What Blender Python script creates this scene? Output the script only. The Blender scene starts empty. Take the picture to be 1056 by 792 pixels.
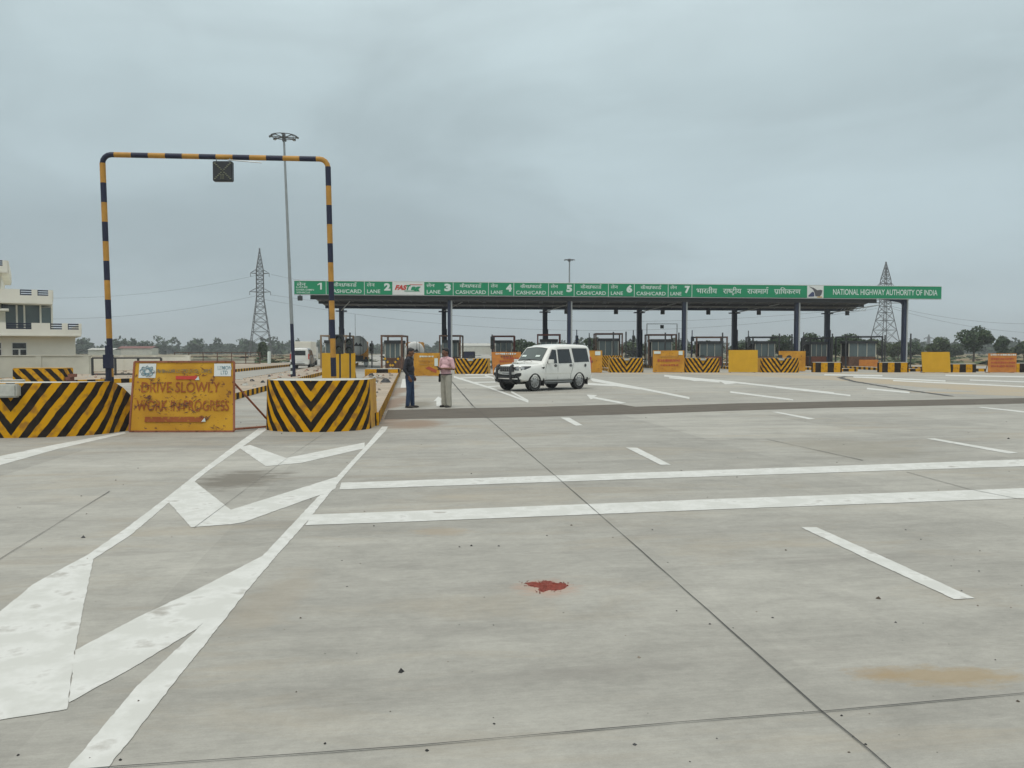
import bpy, bmesh, math, random
from mathutils import Vector, Matrix, noise
from mathutils.bvhtree import BVHTree
from mathutils.geometry import tessellate_polygon
random.seed(7)
R = math.radians
SC = bpy.context.scene
COL = SC.collection

# ------------------------------------------------------------------ camera
CAMH = 1.63; FPX = 830.0; PITCH = math.atan(34/830)
cd = bpy.data.cameras.new('camera'); cam = bpy.data.objects.new('camera', cd); COL.objects.link(cam)
cam.location = (0, 0, CAMH); cam.rotation_euler = (R(90)-PITCH, 0, 0)
cd.sensor_width = 36; cd.lens = 36*FPX/1056; cd.clip_start = .05; cd.clip_end = 9000
SC.camera = cam
FW = Vector((0, math.cos(PITCH), -math.sin(PITCH))); UPV = Vector((0, math.sin(PITCH), math.cos(PITCH)))
def ray(px, py): return Vector(((px-528)/FPX, 0, 0)) + FW + UPV*((396-py)/FPX)
def G(px, py, z=0.0):                       # photo position -> point on the ground
    d = ray(px, py); t = (z-CAMH)/d.z; return Vector((d.x*t, d.y*t, z))
def A(px, py, Y):                           # photo position -> point at depth Y
    d = ray(px, py); t = Y/d.y; return Vector((d.x*t, Y, CAMH+d.z*t))
def XA(px, Y): return A(px, 362, Y).x
def ZA(py, Y): return A(528, py, Y).z

# ------------------------------------------------------------------ light
SUN_EL, SUN_AZ = R(62), R(205)
w = bpy.data.worlds.new('World'); SC.world = w; w.use_nodes = True
nt = w.node_tree; nt.nodes.clear(); L = nt.links.new
def N(t, **k):
    n = nt.nodes.new(t)
    for a, b in k.items(): setattr(n, a, b)
    return n
out = N('ShaderNodeOutputWorld'); bg = N('ShaderNodeBackground'); bg.inputs[1].default_value = .1
sky = N('ShaderNodeTexSky', sky_type='NISHITA', sun_disc=False, sun_elevation=SUN_EL, sun_rotation=SUN_AZ)
tc = N('ShaderNodeTexCoord'); sx = N('ShaderNodeSeparateXYZ'); L(tc.outputs['Generated'], sx.inputs[0])
ramp = N('ShaderNodeValToRGB'); L(sx.outputs['Z'], ramp.inputs[0])
e = ramp.color_ramp.elements
e[0].position = 0.0; e[0].color = (.315, .385, .418, 1)
e[1].position = .07; e[1].color = (.318, .392, .425, 1)
for p, c in ((.16, (.345, .427, .458)), (.30, (.392, .484, .512)), (.45, (.50, .60, .628)), (.62, (.78, .84, .84)), (1, (1.12, 1.14, 1.10))):
    q = e.new(p); q.color = (*c, 1)
mp = N('ShaderNodeMapping'); mp.inputs['Scale'].default_value = (1.0, 1.0, 3.4); mp.inputs['Location'].default_value = (3.1, .7, .4)
L(tc.outputs['Generated'], mp.inputs[0])
nz = N('ShaderNodeTexNoise'); nz.inputs['Scale'].default_value = 2.1; nz.inputs['Detail'].default_value = 6; nz.inputs['Roughness'].default_value = .48
nz.inputs['Distortion'].default_value = .35
L(mp.outputs[0], nz.inputs['Vector'])
mr = N('ShaderNodeMapRange'); mr.inputs[1].default_value = .36; mr.inputs[2].default_value = .68; mr.inputs[3].default_value = .95; mr.inputs[4].default_value = 1.16
L(nz.outputs[0], mr.inputs[0])
mul = N('ShaderNodeVectorMath', operation='MULTIPLY'); L(ramp.outputs[0], mul.inputs[0])
nb = N('ShaderNodeTexNoise'); nb.inputs['Scale'].default_value = 1.5; nb.inputs['Detail'].default_value = 9; nb.inputs['Roughness'].default_value = .55; nb.inputs['Distortion'].default_value = .5
mpb = N('ShaderNodeMapping'); mpb.inputs['Scale'].default_value = (1, 1, 2.6); mpb.inputs['Location'].default_value = (.55, 1.9, .2); L(tc.outputs['Generated'], mpb.inputs[0]); L(mpb.outputs[0], nb.inputs['Vector'])
mr2 = N('ShaderNodeMapRange', interpolation_type='SMOOTHSTEP'); mr2.inputs[1].default_value = .49; mr2.inputs[2].default_value = .60; mr2.inputs[3].default_value = .965; mr2.inputs[4].default_value = 1.075; L(nb.outputs[0], mr2.inputs[0])
mm2 = N('ShaderNodeMath', operation='MULTIPLY'); L(mr.outputs[0], mm2.inputs[0]); L(mr2.outputs[0], mm2.inputs[1])
cx = N('ShaderNodeCombineXYZ')
for i, k in enumerate((1.12, 1.10, 1.085)):
    q = N('ShaderNodeMath', operation='MULTIPLY'); L(mm2.outputs[0], q.inputs[0]); q.inputs[1].default_value = k; L(q.outputs[0], cx.inputs[i])
L(cx.outputs[0], mul.inputs[1])
sc10 = N('ShaderNodeVectorMath', operation='SCALE'); sc10.inputs['Scale'].default_value = 10.0; L(mul.outputs[0], sc10.inputs[0])
mix = N('ShaderNodeMix', data_type='RGBA'); mix.inputs[0].default_value = .94
L(sky.outputs[0], mix.inputs[6]); L(sc10.outputs[0], mix.inputs[7]); L(mix.outputs[2], bg.inputs[0]); L(bg.outputs[0], out.inputs[0])
sd = bpy.data.lights.new('sun', 'SUN'); sun = bpy.data.objects.new('sun', sd); COL.objects.link(sun)
sd.energy = .9; sd.angle = R(20); sd.color = (1, .96, .9)
sun.rotation_euler = (R(90)-SUN_EL, 0, math.pi-SUN_AZ)
VS = SC.view_settings; VS.view_transform = 'Standard'; VS.look = 'None'; VS.exposure = .14; VS.gamma = 1
SC.cycles.use_denoising = True; SC.cycles.max_bounces = 6; SC.cycles.volume_bounces = 0

# ------------------------------------------------------------------ materials
def newmat(name):
    m = bpy.data.materials.new(name); m.use_nodes = True
    t = m.node_tree; return m, t, t.nodes['Principled BSDF']
def vary(t, b, col, amt=.2, scale=3.0, col2=None, thr=.5, soft=.2, detail=5, coord='Object', stretch=(1, 1, 1), bump=0, bscale=30):
    tcn = t.nodes.new('ShaderNodeTexCoord'); mpn = t.nodes.new('ShaderNodeMapping'); mpn.inputs['Scale'].default_value = stretch
    t.links.new(tcn.outputs[coord], mpn.inputs[0])
    n = t.nodes.new('ShaderNodeTexNoise'); n.inputs['Scale'].default_value = scale; n.inputs['Detail'].default_value = detail; n.inputs['Roughness'].default_value = .6
    t.links.new(mpn.outputs[0], n.inputs['Vector'])
    r = t.nodes.new('ShaderNodeValToRGB'); t.links.new(n.outputs[0], r.inputs[0])
    e = r.color_ramp.elements
    e[0].position = max(0, thr-soft); e[1].position = min(1, thr+soft)
    c2 = col2 or tuple(c*(1-amt) for c in col)
    e[0].color = (*c2, 1); e[1].color = (*col, 1)
    t.links.new(r.outputs[0], b.inputs['Base Color'])
    if bump:
        n2 = t.nodes.new('ShaderNodeTexNoise'); n2.inputs['Scale'].default_value = bscale; t.links.new(mpn.outputs[0], n2.inputs['Vector'])
        bp = t.nodes.new('ShaderNodeBump'); bp.inputs['Strength'].default_value = bump; bp.inputs['Distance'].default_value = .02
        t.links.new(n2.outputs[0], bp.inputs['Height']); t.links.new(bp.outputs[0], b.inputs['Normal'])
    return r
def mat(name, col, rough=.6, metal=0, amt=.18, scale=3.0, **k):
    m, t, b = newmat(name); b.inputs['Roughness'].default_value = rough; b.inputs['Metallic'].default_value = metal
    vary(t, b, col, amt, scale, **k); return m
M = {}
M['yellow'] = mat('yellow_paint', (.52, .28, .018), .6, scale=4, col2=(.38, .17, .02), thr=.42, soft=.12)
M['board'] = mat('yellow_board', (.66, .36, .006), .55, amt=.12, scale=1.5)
M['black'] = mat('black_paint', (.022, .020, .018), .6, amt=.4)
M['navy'] = mat('navy_paint', (.011, .015, .045), .6, amt=.3)
M['navycol'] = mat('navy_column', (.018, .028, .065), .55, amt=.25, scale=1.2)
M['amber'] = mat('amber_paint', (.52, .26, .04), .6, amt=.3, scale=5)
M['steel'] = mat('galvanised_steel', (.36, .38, .38), .45, .6, amt=.2)
M['greyflange'] = mat('grey_flange', (.42, .44, .44), .5, amt=.15)
M['rust'] = mat('rusty_steel', (.16, .085, .055), .8, amt=.5, scale=6)
M['wood'] = mat('pale_brown_paint', (.27, .19, .12), .8, amt=.3, scale=5)
M['rustred'] = mat('red_oxide', (.20, .06, .045), .75, amt=.4, scale=5)
M['dark'] = mat('dark_metal', (.035, .037, .040), .5, amt=.3)
M['tower'] = mat('tower_steel', (.11, .115, .12), .6, amt=.2)
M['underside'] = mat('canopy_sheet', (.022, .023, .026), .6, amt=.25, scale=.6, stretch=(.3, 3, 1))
M['green'] = mat('sign_green', (.002, .26, .115), .6, amt=.12, scale=.4)
M['signwhite'] = mat('sign_white', (.72, .74, .72), .5, amt=.08)
M['letter'] = mat('letter_white', (.66, .74, .70), .5, amt=.05)
M['red'] = mat('letter_red', (.55, .05, .03), .5, amt=.1)
M['cream'] = mat('cream_render', (.82, .80, .71), .8, amt=.14, scale=.5)
M['wall'] = mat('wall_plaster', (.56, .55, .47), .85, amt=.2, scale=.7)
M['whitec'] = mat('white_concrete', (.52, .52, .47), .85, amt=.3, scale=6)
M['carwhite'] = mat('car_white', (.74, .74, .70), .25, amt=.05, scale=2)
M['carwhite'].node_tree.nodes['Principled BSDF'].inputs['Coat Weight'].default_value = .4
M['rubber'] = mat('rubber', (.02, .02, .02), .8, amt=.3)
M['plastic'] = mat('black_plastic', (.028, .028, .03), .45, amt=.2)
M['chrome'] = mat('hub_silver', (.27, .275, .27), .45, .2, amt=.2)
M['brick'] = mat('brick_red', (.26, .10, .065), .85, amt=.35, scale=4)
M['rubble'] = mat('rubble', (.30, .25, .20), .9, amt=.45, scale=7)
M['skin'] = mat('skin', (.20, .095, .055), .55, amt=.12, scale=8)
M['hair'] = mat('hair', (.010, .009, .009), .6, amt=.3, scale=20)
M['shirtdark'] = mat('charcoal_shirt', (.030, .032, .042), .85, amt=.35, scale=9, bump=.3)
M['jeans'] = mat('jeans', (.030, .060, .120), .85, scale=7, col2=(.014, .028, .065), bump=.3)
M['pink'] = mat('pink_shirt', (.72, .45, .48), .85, amt=.2, scale=8, bump=.3)
M['khaki'] = mat('beige_trousers', (.42, .40, .335), .85, amt=.2, scale=7, bump=.3)
M['shoe'] = mat('dark_shoe', (.025, .02, .018), .5, amt=.3)
M['tyremark'] = mat('joint_dark', (.085, .083, .078), .9, amt=.3)
M['trunk'] = mat('bark', (.09, .07, .05), .9, amt=.4)
M['lens'] = mat('signal_lens', (.05, .06, .05), .2, amt=.2)
M['orange'] = mat('orange_sheet', (.62, .24, .03), .65, scale=3, col2=(.45, .15, .03))
M['scrib'] = mat('red_marking', (.50, .10, .04), .7, amt=.3)
M['blueprint'] = mat('blue_print', (.16, .27, .32), .7, scale=14, col2=(.5, .55, .55), thr=.45, soft=.06)
M['greyprint'] = mat('grey_print', (.16, .15, .12), .7, scale=10, col2=(.42, .27, .03), thr=.47, soft=.03)
def glass(name, col, rough=.08):
    m, t, b = newmat(name); vary(t, b, col, .2, 1.5); b.inputs['Roughness'].default_value = rough; b.inputs['Specular IOR Level'].default_value = .7; return m
M['glass'] = glass('tinted_glass', (.014, .018, .022))
M['windscreen'] = glass('windscreen_glass', (.06, .085, .078), .05)
M['glasspale'] = glass('pale_glass', (.11, .15, .155), .12)
M['lampglass'] = glass('lamp_glass', (.30, .32, .33), .1)

# worn yellow sheet with rust patches
def rusty(name, col, thr=.36, sc=9):
    m, t, b = newmat(name); b.inputs['Roughness'].default_value = .7
    r = vary(t, b, col, .2, sc, col2=(.17, .06, .03), thr=thr, soft=.035, detail=8)
    n = t.nodes.new('ShaderNodeTexNoise'); n.inputs['Scale'].default_value = 1.6
    tcn = t.nodes.new('ShaderNodeTexCoord'); t.links.new(tcn.outputs['Object'], n.inputs['Vector'])
    mx = t.nodes.new('ShaderNodeMix'); mx.data_type = 'RGBA'; mx.blend_type = 'MULTIPLY'; mx.inputs[0].default_value = .8
    r2 = t.nodes.new('ShaderNodeValToRGB'); r2.color_ramp.elements[0].position = .35; r2.color_ramp.elements[1].position = .62
    r2.color_ramp.elements[0].color = (.72, .62, .45, 1); r2.color_ramp.elements[1].color = (1, 1, 1, 1)
    t.links.new(n.outputs[0], r2.inputs[0]); t.links.new(r.outputs[0], mx.inputs[6]); t.links.new(r2.outputs[0], mx.inputs[7])
    t.links.new(mx.outputs[2], b.inputs['Base Color']); return m
M['signyellow'] = rusty('worn_yellow_sheet', (.60, .32, .016), .37)
M['faded_red'] = rusty('faded_red_paint', (.36, .10, .02), .40, 14)
M['faded_red'].node_tree.nodes['Color Ramp'].color_ramp.elements[0].color = (.50, .27, .012, 1)
M['rustframe'] = rusty('rusted_frame', (.32, .12, .07), .42, 16)
M['rustyboard'] = rusty('worn_orange_sheet', (.60, .29, .02), .37, 5)

def stripes_mat(name, kind, period, off=0.0, k=1.38):
    """yellow and black paint; chevron uses UV (arc length, height), block uses UV.x, slant uses UV.x + UV.y"""
    m, t, b = newmat(name); b.inputs['Roughness'].default_value = .75; b.inputs['Specular IOR Level'].default_value = .15
    uv = t.nodes.new('ShaderNodeUVMap'); s = t.nodes.new('ShaderNodeSeparateXYZ'); t.links.new(uv.outputs[0], s.inputs[0])
    def mth(op, a, c=None):
        n = t.nodes.new('ShaderNodeMath'); n.operation = op
        for i, v in enumerate((a, c)):
            if v is None: continue
            if isinstance(v, (int, float)): n.inputs[i].default_value = v
            else: t.links.new(v, n.inputs[i])
        return n.outputs[0]
    nzz = t.nodes.new('ShaderNodeTexNoise'); nzz.inputs['Scale'].default_value = 3.0; t.links.new(uv.outputs[0], nzz.inputs['Vector'])
    wob = mth('MULTIPLY', mth('SUBTRACT', nzz.outputs[0], .5), .09)
    if kind == 'chevron': v = mth('SUBTRACT', mth('SUBTRACT', off, s.outputs['Y']), mth('MULTIPLY', mth('ABSOLUTE', s.outputs['X']), -k))
    elif kind == 'slant': v = mth('ADD', mth('ADD', s.outputs['X'], mth('MULTIPLY', s.outputs['Y'], k)), off)
    else: v = mth('ADD', s.outputs['X'], off)
    v = mth('ADD', v, wob)
    f = mth('FRACT', mth('DIVIDE', mth('ADD', v, 50*period), period))
    g = mth('GREATER_THAN', f, .5)
    tcn = t.nodes.new('ShaderNodeTexCoord')
    n1 = t.nodes.new('ShaderNodeTexNoise'); n1.inputs['Scale'].default_value = 5; n1.inputs['Detail'].default_value = 8; t.links.new(tcn.outputs['Object'], n1.inputs['Vector'])
    r1 = t.nodes.new('ShaderNodeValToRGB'); e = r1.color_ramp.elements; e[0].position = .30; e[1].position = .52; e[0].color = (.36, .17, .025, 1); e[1].color = (.62, .31, .006, 1); e[0].position = .36; e[1].position = .50
    r2 = t.nodes.new('ShaderNodeValToRGB'); e = r2.color_ramp.elements; e[0].position = .25; e[1].position = .6; e[0].color = (.040, .030, .022, 1); e[1].color = (.015, .011, .009, 1)
    t.links.new(n1.outputs[0], r1.inputs[0]); t.links.new(n1.outputs[0], r2.inputs[0])
    mx = t.nodes.new('ShaderNodeMix'); mx.data_type = 'RGBA'; t.links.new(g, mx.inputs[0]); t.links.new(r2.outputs[0], mx.inputs[6]); t.links.new(r1.outputs[0], mx.inputs[7])
    # dust near the foot
    t.links.new(mx.outputs[2], b.inputs['Base Color']); return m

# concrete of the plaza: transverse brush marks, slab tones, dust and stains in world metres
def concrete(name, base=(.350, .338, .300), stains=()):
    m, t, b = newmat(name); b.inputs['Roughness'].default_value = .82; LK = t.links.new
    tcn = t.nodes.new('ShaderNodeTexCoord')
    rot = t.nodes.new('ShaderNodeMapping'); rot.inputs['Rotation'].default_value = (0, 0, R(-8)); LK(tcn.outputs['Object'], rot.inputs[0])
    def noi(scale, st=(1, 1, 1), det=6, rough=.6, dist=0):
        mm = t.nodes.new('ShaderNodeMapping'); mm.inputs['Scale'].default_value = st; LK(rot.outputs[0], mm.inputs[0])
        n = t.nodes.new('ShaderNodeTexNoise'); n.inputs['Scale'].default_value = scale; n.inputs['Detail'].default_value = det
        n.inputs['Roughness'].default_value = rough; n.inputs['Distortion'].default_value = dist; LK(mm.outputs[0], n.inputs['Vector']); return n.outputs[0]
    def mr(v, a, c, lo, hi):
        n = t.nodes.new('ShaderNodeMapRange'); LK(v, n.inputs[0])
        for i, x in enumerate((a, c, lo, hi)): n.inputs[i+1].default_value = x
        return n.outputs[0]
    def mth(op, a, c):
        n = t.nodes.new('ShaderNodeMath'); n.operation = op
        for i, v in enumerate((a, c)):
            if isinstance(v, (int, float)): n.inputs[i].default_value = v
            else: LK(v, n.inputs[i])
        return n.outputs[0]
    v = mr(noi(.35, (.5, 1.6, 1), 8, .7), .3, .72, .74, 1.17)
    v = mth('MULTIPLY', v, mr(noi(1.0, (.5, 5, 1), 8, .75), .3, .7, .93, 1.06))
    v = mth('MULTIPLY', v, mr(noi(6, (.5, 10, 1), 8, .8), .3, .7, .93, 1.07)); v = mth('MULTIPLY', v, mr(noi(90, (1, 1.6, 1), 3, .8), .25, .75, .91, 1.08))
    v = mth('MULTIPLY', v, mr(noi(14, (1, 1.5, 1), 9, .8), .3, .7, .88, 1.10))
    v = mth('MULTIPLY', v, mr(noi(1.9, (1, 1.4, 1), 9, .75, .4), .34, .62, .86, 1.06))
    # tone of each slab
    fl = t.nodes.new('ShaderNodeVectorMath'); fl.operation = 'FLOOR'
    dv = t.nodes.new('ShaderNodeMapping'); dv.inputs['Scale'].default_value = (1/3.6, 1/5.2, 0); dv.inputs['Location'].default_value = (.43, .28, 0); LK(rot.outputs[0], dv.inputs[0]); LK(dv.outputs[0], fl.inputs[0])
    wn = t.nodes.new('ShaderNodeTexWhiteNoise'); LK(fl.outputs[0], wn.inputs['Vector'])
    v = mth('MULTIPLY', v, mr(wn.outputs['Value'], 0, 1, .89, 1.07))
    rgb = t.nodes.new('ShaderNodeVectorMath'); rgb.operation = 'SCALE'; rgb.inputs[0].default_value = base; LK(v, rgb.inputs['Scale'])
    cur = rgb.outputs[0]
    def blend(fac, col):
        nonlocal cur
        mx = t.nodes.new('ShaderNodeMix'); mx.data_type = 'RGBA'; LK(fac, mx.inputs[0]); LK(cur, mx.inputs[6]); mx.inputs[7].default_value = (*col, 1); cur = mx.outputs[2]
    blend(mr(noi(.5, (.5, 1.8, 1), 8, .7, .6), .52, .72, 0, .5), (.33, .27, .185))        # tan dust
    blend(mr(noi(.8, (.3, 2.5, 1), 7, .7, .3), .56, .74, 0, .55), (.20, .185, .165))       # tyre grime
    for (cxx, cyy, rx, ry, col, st) in stains:
        mm = t.nodes.new('ShaderNodeMapping'); LK(tcn.outputs['Object'], mm.inputs[0])
        mm.inputs['Location'].default_value = (-cxx/rx, -cyy/ry, 0); mm.inputs['Scale'].default_value = (1/rx, 1/ry, 0)
        ln = t.nodes.new('ShaderNodeVectorMath'); ln.operation = 'LENGTH'; LK(mm.outputs[0], ln.inputs[0])
        f = mth('ADD', ln.outputs['Value'], mr(noi(2.4/max(rx, ry), (1, 2, 1), 6, .7), .2, .8, -.55, .55))
        blend(mr(f, .45, 1.0, st, 0), col)
    LK(cur, b.inputs['Base Color'])
    bp = t.nodes.new('ShaderNodeBump'); bp.inputs['Strength'].default_value = .25; bp.inputs['Distance'].default_value = .004
    LK(noi(60, (1, 3, 1), 4), bp.inputs['Height']); LK(bp.outputs[0], b.inputs['Normal'])
    return m
def stn(px, py, wpx, hpx, col, st):
    c = G(px, py); r = G(px+wpx/2, py); f = G(px, py-hpx/2); return (c.x, c.y, abs(r.x-c.x)*1.25, abs(f.y-c.y)*1.35, col, st)
M['concrete'] = concrete('plaza_concrete', stains=(
    stn(248, 494, 80, 17, (.13, .115, .09), .8), stn(975, 697, 150, 18, (.30, .215, .105), .62), stn(905, 694, 60, 12, (.29, .20, .10), .4),
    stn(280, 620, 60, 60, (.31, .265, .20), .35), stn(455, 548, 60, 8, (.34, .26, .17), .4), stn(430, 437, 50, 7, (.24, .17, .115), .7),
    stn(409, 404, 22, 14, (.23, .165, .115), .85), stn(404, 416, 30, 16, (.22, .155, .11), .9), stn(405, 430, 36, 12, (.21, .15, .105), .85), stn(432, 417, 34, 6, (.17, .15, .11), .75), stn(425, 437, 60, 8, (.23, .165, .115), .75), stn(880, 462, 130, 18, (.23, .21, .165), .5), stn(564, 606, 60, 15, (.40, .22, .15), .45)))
M['concrete2'] = concrete('island_concrete', (.38, .31, .235))
def paint_mat():
    m, t, b = newmat('road_paint'); b.inputs['Roughness'].default_value = .65
    r = vary(t, b, (.60, .60, .57), scale=3.5, col2=(.36, .345, .31), thr=.36, soft=.06, detail=12)
    r.color_ramp.elements.new(.55).color = (.52, .52, .485, 1)
    return m
M['paint'] = paint_mat()
M['paintworn'] = mat('worn_road_paint', (.53, .525, .49), .7, scale=5, col2=(.38, .37, .335), thr=.45, soft=.08, detail=10)
M['asphalt'] = mat('dark_strip', (.135, .115, .090), .95, amt=.5, scale=2.5, detail=9, stretch=(.5, 3, 1))
M['sand'] = mat('sand_dust', (.40, .31, .19), .9, scale=.8, col2=(.325, .31, .275), thr=.5, soft=.12, detail=10, stretch=(.4, 3, 1))
M['dirt'] = mat('brown_dirt', (.25, .185, .13), .95, amt=.3, scale=2, detail=9, bump=.4)
def field_mat():
    m, t, b = newmat('field_soil'); b.inputs['Roughness'].default_value = .95
    r = vary(t, b, (.085, .11, .035), scale=.035, col2=(.25, .155, .085), thr=.5, soft=.12, detail=10, stretch=(1, 2.5, 1)); return m
M['field'] = field_mat()
def leafmat(name, c1, c2):
    m, t, b = newmat(name); b.inputs['Roughness'].default_value = .7
    vary(t, b, c1, scale=.9, col2=c2, thr=.5, soft=.15, detail=3); return m
M['powder'] = mat('brick_powder', (.225, .045, .028), .95, amt=.4, scale=30)
M['emblem'] = mat('emblem_grey', (.10, .10, .11), .6)
M['emblemblue'] = mat('emblem_blue', (.05, .07, .16), .6)
M['leaf'] = leafmat('foliage', (.040, .080, .022), (.020, .042, .014))
M['leaf2'] = leafmat('foliage_olive', (.075, .105, .030), (.032, .052, .018))
M['hedge'] = leafmat('foliage_far', (.040, .072, .026), (.022, .040, .016))

# ------------------------------------------------------------------ mesh helpers
class MB:
    def __init__(s): s.v = []; s.f = []; s.mi = []; s.uv = []; s.mats = []
    def mid(s, m):
        m = M[m] if isinstance(m, str) else m
        if m not in s.mats: s.mats.append(m)
        return s.mats.index(m)
    def poly(s, pts, m, uvs=None):
        i = len(s.v); s.v += [Vector(p) for p in pts]; s.f.append(tuple(range(i, i+len(pts)))); s.mi.append(s.mid(m)); s.uv.append(uvs or [(0, 0)]*len(pts))
    def mesh(s, V, F, m):
        i = len(s.v); s.v += [Vector(p) for p in V]; k = s.mid(m)
        for f in F: s.f.append(tuple(i+j for j in f)); s.mi.append(k); s.uv.append([(0, 0)]*len(f))
    def box(s, c, d, m, rz=0, mx=None, taper=1.0):
        c = Vector(c); x, y, z = d[0]/2, d[1]/2, d[2]/2
        V = [Vector((a*x*(taper if q > 0 else 1), b_*y*(taper if q > 0 else 1), q*z)) for q in (-1, 1) for a, b_ in ((-1, -1), (1, -1), (1, 1), (-1, 1))]
        rm = mx or Matrix.Rotation(rz, 3, 'Z')
        s.mesh([c+rm@p for p in V], [(3, 2, 1, 0), (4, 5, 6, 7), (0, 1, 5, 4), (1, 2, 6, 5), (2, 3, 7, 6), (3, 0, 4, 7)], m)
    def tube(s, pts, r, m, n=8, r2=None, cap=True):
        pts = [Vector(p) for p in pts]; V = []; k = len(pts)
        for i, p in enumerate(pts):
            d = (pts[min(i+1, k-1)]-pts[max(i-1, 0)]).normalized()
            a = d.orthogonal().normalized() if i == 0 else (a-d*a.dot(d)).normalized()
            b_ = d.cross(a); rr = r if r2 is None else r+(r2-r)*i/(k-1)
            V += [p+a*math.cos(2*math.pi*j/n)*rr+b_*math.sin(2*math.pi*j/n)*rr for j in range(n)]
        F = [(i*n+j, i*n+(j+1) % n, (i+1)*n+(j+1) % n, (i+1)*n+j) for i in range(k-1) for j in range(n)]
        if cap: F += [tuple(range(n))[::-1], tuple((k-1)*n+j for j in range(n))]
        s.mesh(V, F, m)
    def prism(s, poly, z0, z1, m, msd=None, top=None):      # polygon in xy (ccw) extruded in z
        n = len(poly); V = [Vector((p[0], p[1], z0)) for p in poly]+[Vector((p[0], p[1], z1)) for p in poly]
        s.mesh(V, [tuple(range(n))[::-1]], m); s.mesh(V, [tuple(range(n, 2*n))], top or m)
        s.mesh(V, [(i, (i+1) % n, n+(i+1) % n, n+i) for i in range(n)], msd or m)
    def ell(s, c, r, m, mx=None, seg=14, rings=9):
        V = []; F = []; c = Vector(c)
        for i in range(rings+1):
            th = math.pi*i/rings
            for j in range(seg):
                ph = 2*math.pi*j/seg
                p = Vector((r[0]*math.sin(th)*math.cos(ph), r[1]*math.sin(th)*math.sin(ph), r[2]*math.cos(th)))
                V.append(c+(mx@p if mx else p))
        for i in range(rings):
            for j in range(seg): F.append((i*seg+j, (i+1)*seg+j, (i+1)*seg+(j+1) % seg, i*seg+(j+1) % seg))
        s.mesh(V, F, m)
    def build(s, name, parent=None, smooth=False, bevel=0, weld=False):
        me = bpy.data.meshes.new(name); me.from_pydata([tuple(p) for p in s.v], [], s.f)
        for m in s.mats: me.materials.append(m)
        me.polygons.foreach_set('material_index', s.mi)
        uvl = me.uv_layers.new(name='UVMap'); k = 0; flat = []
        for u in s.uv:
            for q in u: flat += [q[0], q[1]]
        uvl.data.foreach_set('uv', flat)
        if weld or bevel:
            bm = bmesh.new(); bm.from_mesh(me); bmesh.ops.remove_doubles(bm, verts=bm.verts, dist=1e-4)
            if bevel:
                ed = [e_ for e_ in bm.edges if len(e_.link_faces) == 2 and e_.calc_face_angle(0) > .5]
                bmesh.ops.bevel(bm, geom=ed, offset=bevel, segments=2, affect='EDGES', clamp_overlap=True)
            bm.to_mesh(me); bm.free()
        if smooth:
            for p in me.polygons: p.use_smooth = True
            me.set_sharp_from_angle(angle=R(40))
        me.validate(); me.update()
        o = bpy.data.objects.new(name, me); COL.objects.link(o)
        if parent: o.parent = parent
        return o
def B(name, parent, *boxes, m='dark', bevel=0):
    mb = MB()
    for c, d in boxes: mb.box(c, d, m)
    return mb.build(name, parent, bevel=bevel)
def tag(o, label, cat=None, group=None):
    o['label'] = label
    if cat: o['category'] = cat
    if group: o['group'] = group
    return o
def thing(name, label, cat, loc=(0, 0, 0), rz=0, group=None):
    o = bpy.data.objects.new(name, None); COL.objects.link(o); o.empty_display_size = .2
    o.location = loc; o.rotation_euler = (0, 0, rz); return tag(o, label, cat, group)
def struct(o, label=None):
    o['kind'] = 'structure'
    if label: o['label'] = label
    return o
def stuff(o, label, cat): o['kind'] = 'stuff'; return tag(o, label, cat)
def copy_tree(o, parent=None):
    c = o.copy(); COL.objects.link(c); c.parent = parent
    for ch in list(o.children): copy_tree(ch, c)
    return c
def dup(o, label, loc, rz=None, scale=None):
    c = copy_tree(o); c.location = loc; c['label'] = label
    if rz is not None: c.rotation_euler = (0, 0, rz)
    if scale: c.scale = scale if hasattr(scale, '__len__') else (scale,)*3
    return c

# text ------------------------------------------------------------
def text_mesh(s, bold=.02):
    c = bpy.data.curves.new('t', 'FONT'); c.body = s; c.size = 1; c.offset = 0 if any(0x900 <= ord(q) < 0x980 for q in s) else bold; c.resolution_u = 3
    o = bpy.data.objects.new('t', c); COL.objects.link(o); dg = bpy.context.evaluated_depsgraph_get()
    me = bpy.data.meshes.new_from_object(o.evaluated_get(dg)); V = [v.co.copy() for v in me.vertices]; F = [tuple(p.vertices) for p in me.polygons]
    bpy.data.objects.remove(o); bpy.data.meshes.remove(me); bpy.data.curves.remove(c); return V, F
def width(V): return (min(v.x for v in V), max(v.x for v in V))
_adv = {}
def adv(ch):
    if ch not in _adv:
        a = width(text_mesh(ch+ch, 0)[0]); b_ = width(text_mesh(ch, 0)[0]); _adv[ch] = (a[1]-a[0])-(b_[1]-b_[0])
    return _adv[ch]
def stroke(pts, r):
    V = []; F = []
    for i, p in enumerate(pts):
        a = Vector(pts[max(i-1, 0)]); c = Vector(pts[min(i+1, len(pts)-1)]); d = (c-a).normalized(); n = Vector((-d.y, d.x))*r
        V += [Vector((p[0]+n.x, p[1]+n.y, 0)), Vector((p[0]-n.x, p[1]-n.y, 0))]
        if i: F.append((2*i-2, 2*i-1, 2*i+1, 2*i))
    return V, F
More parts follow.
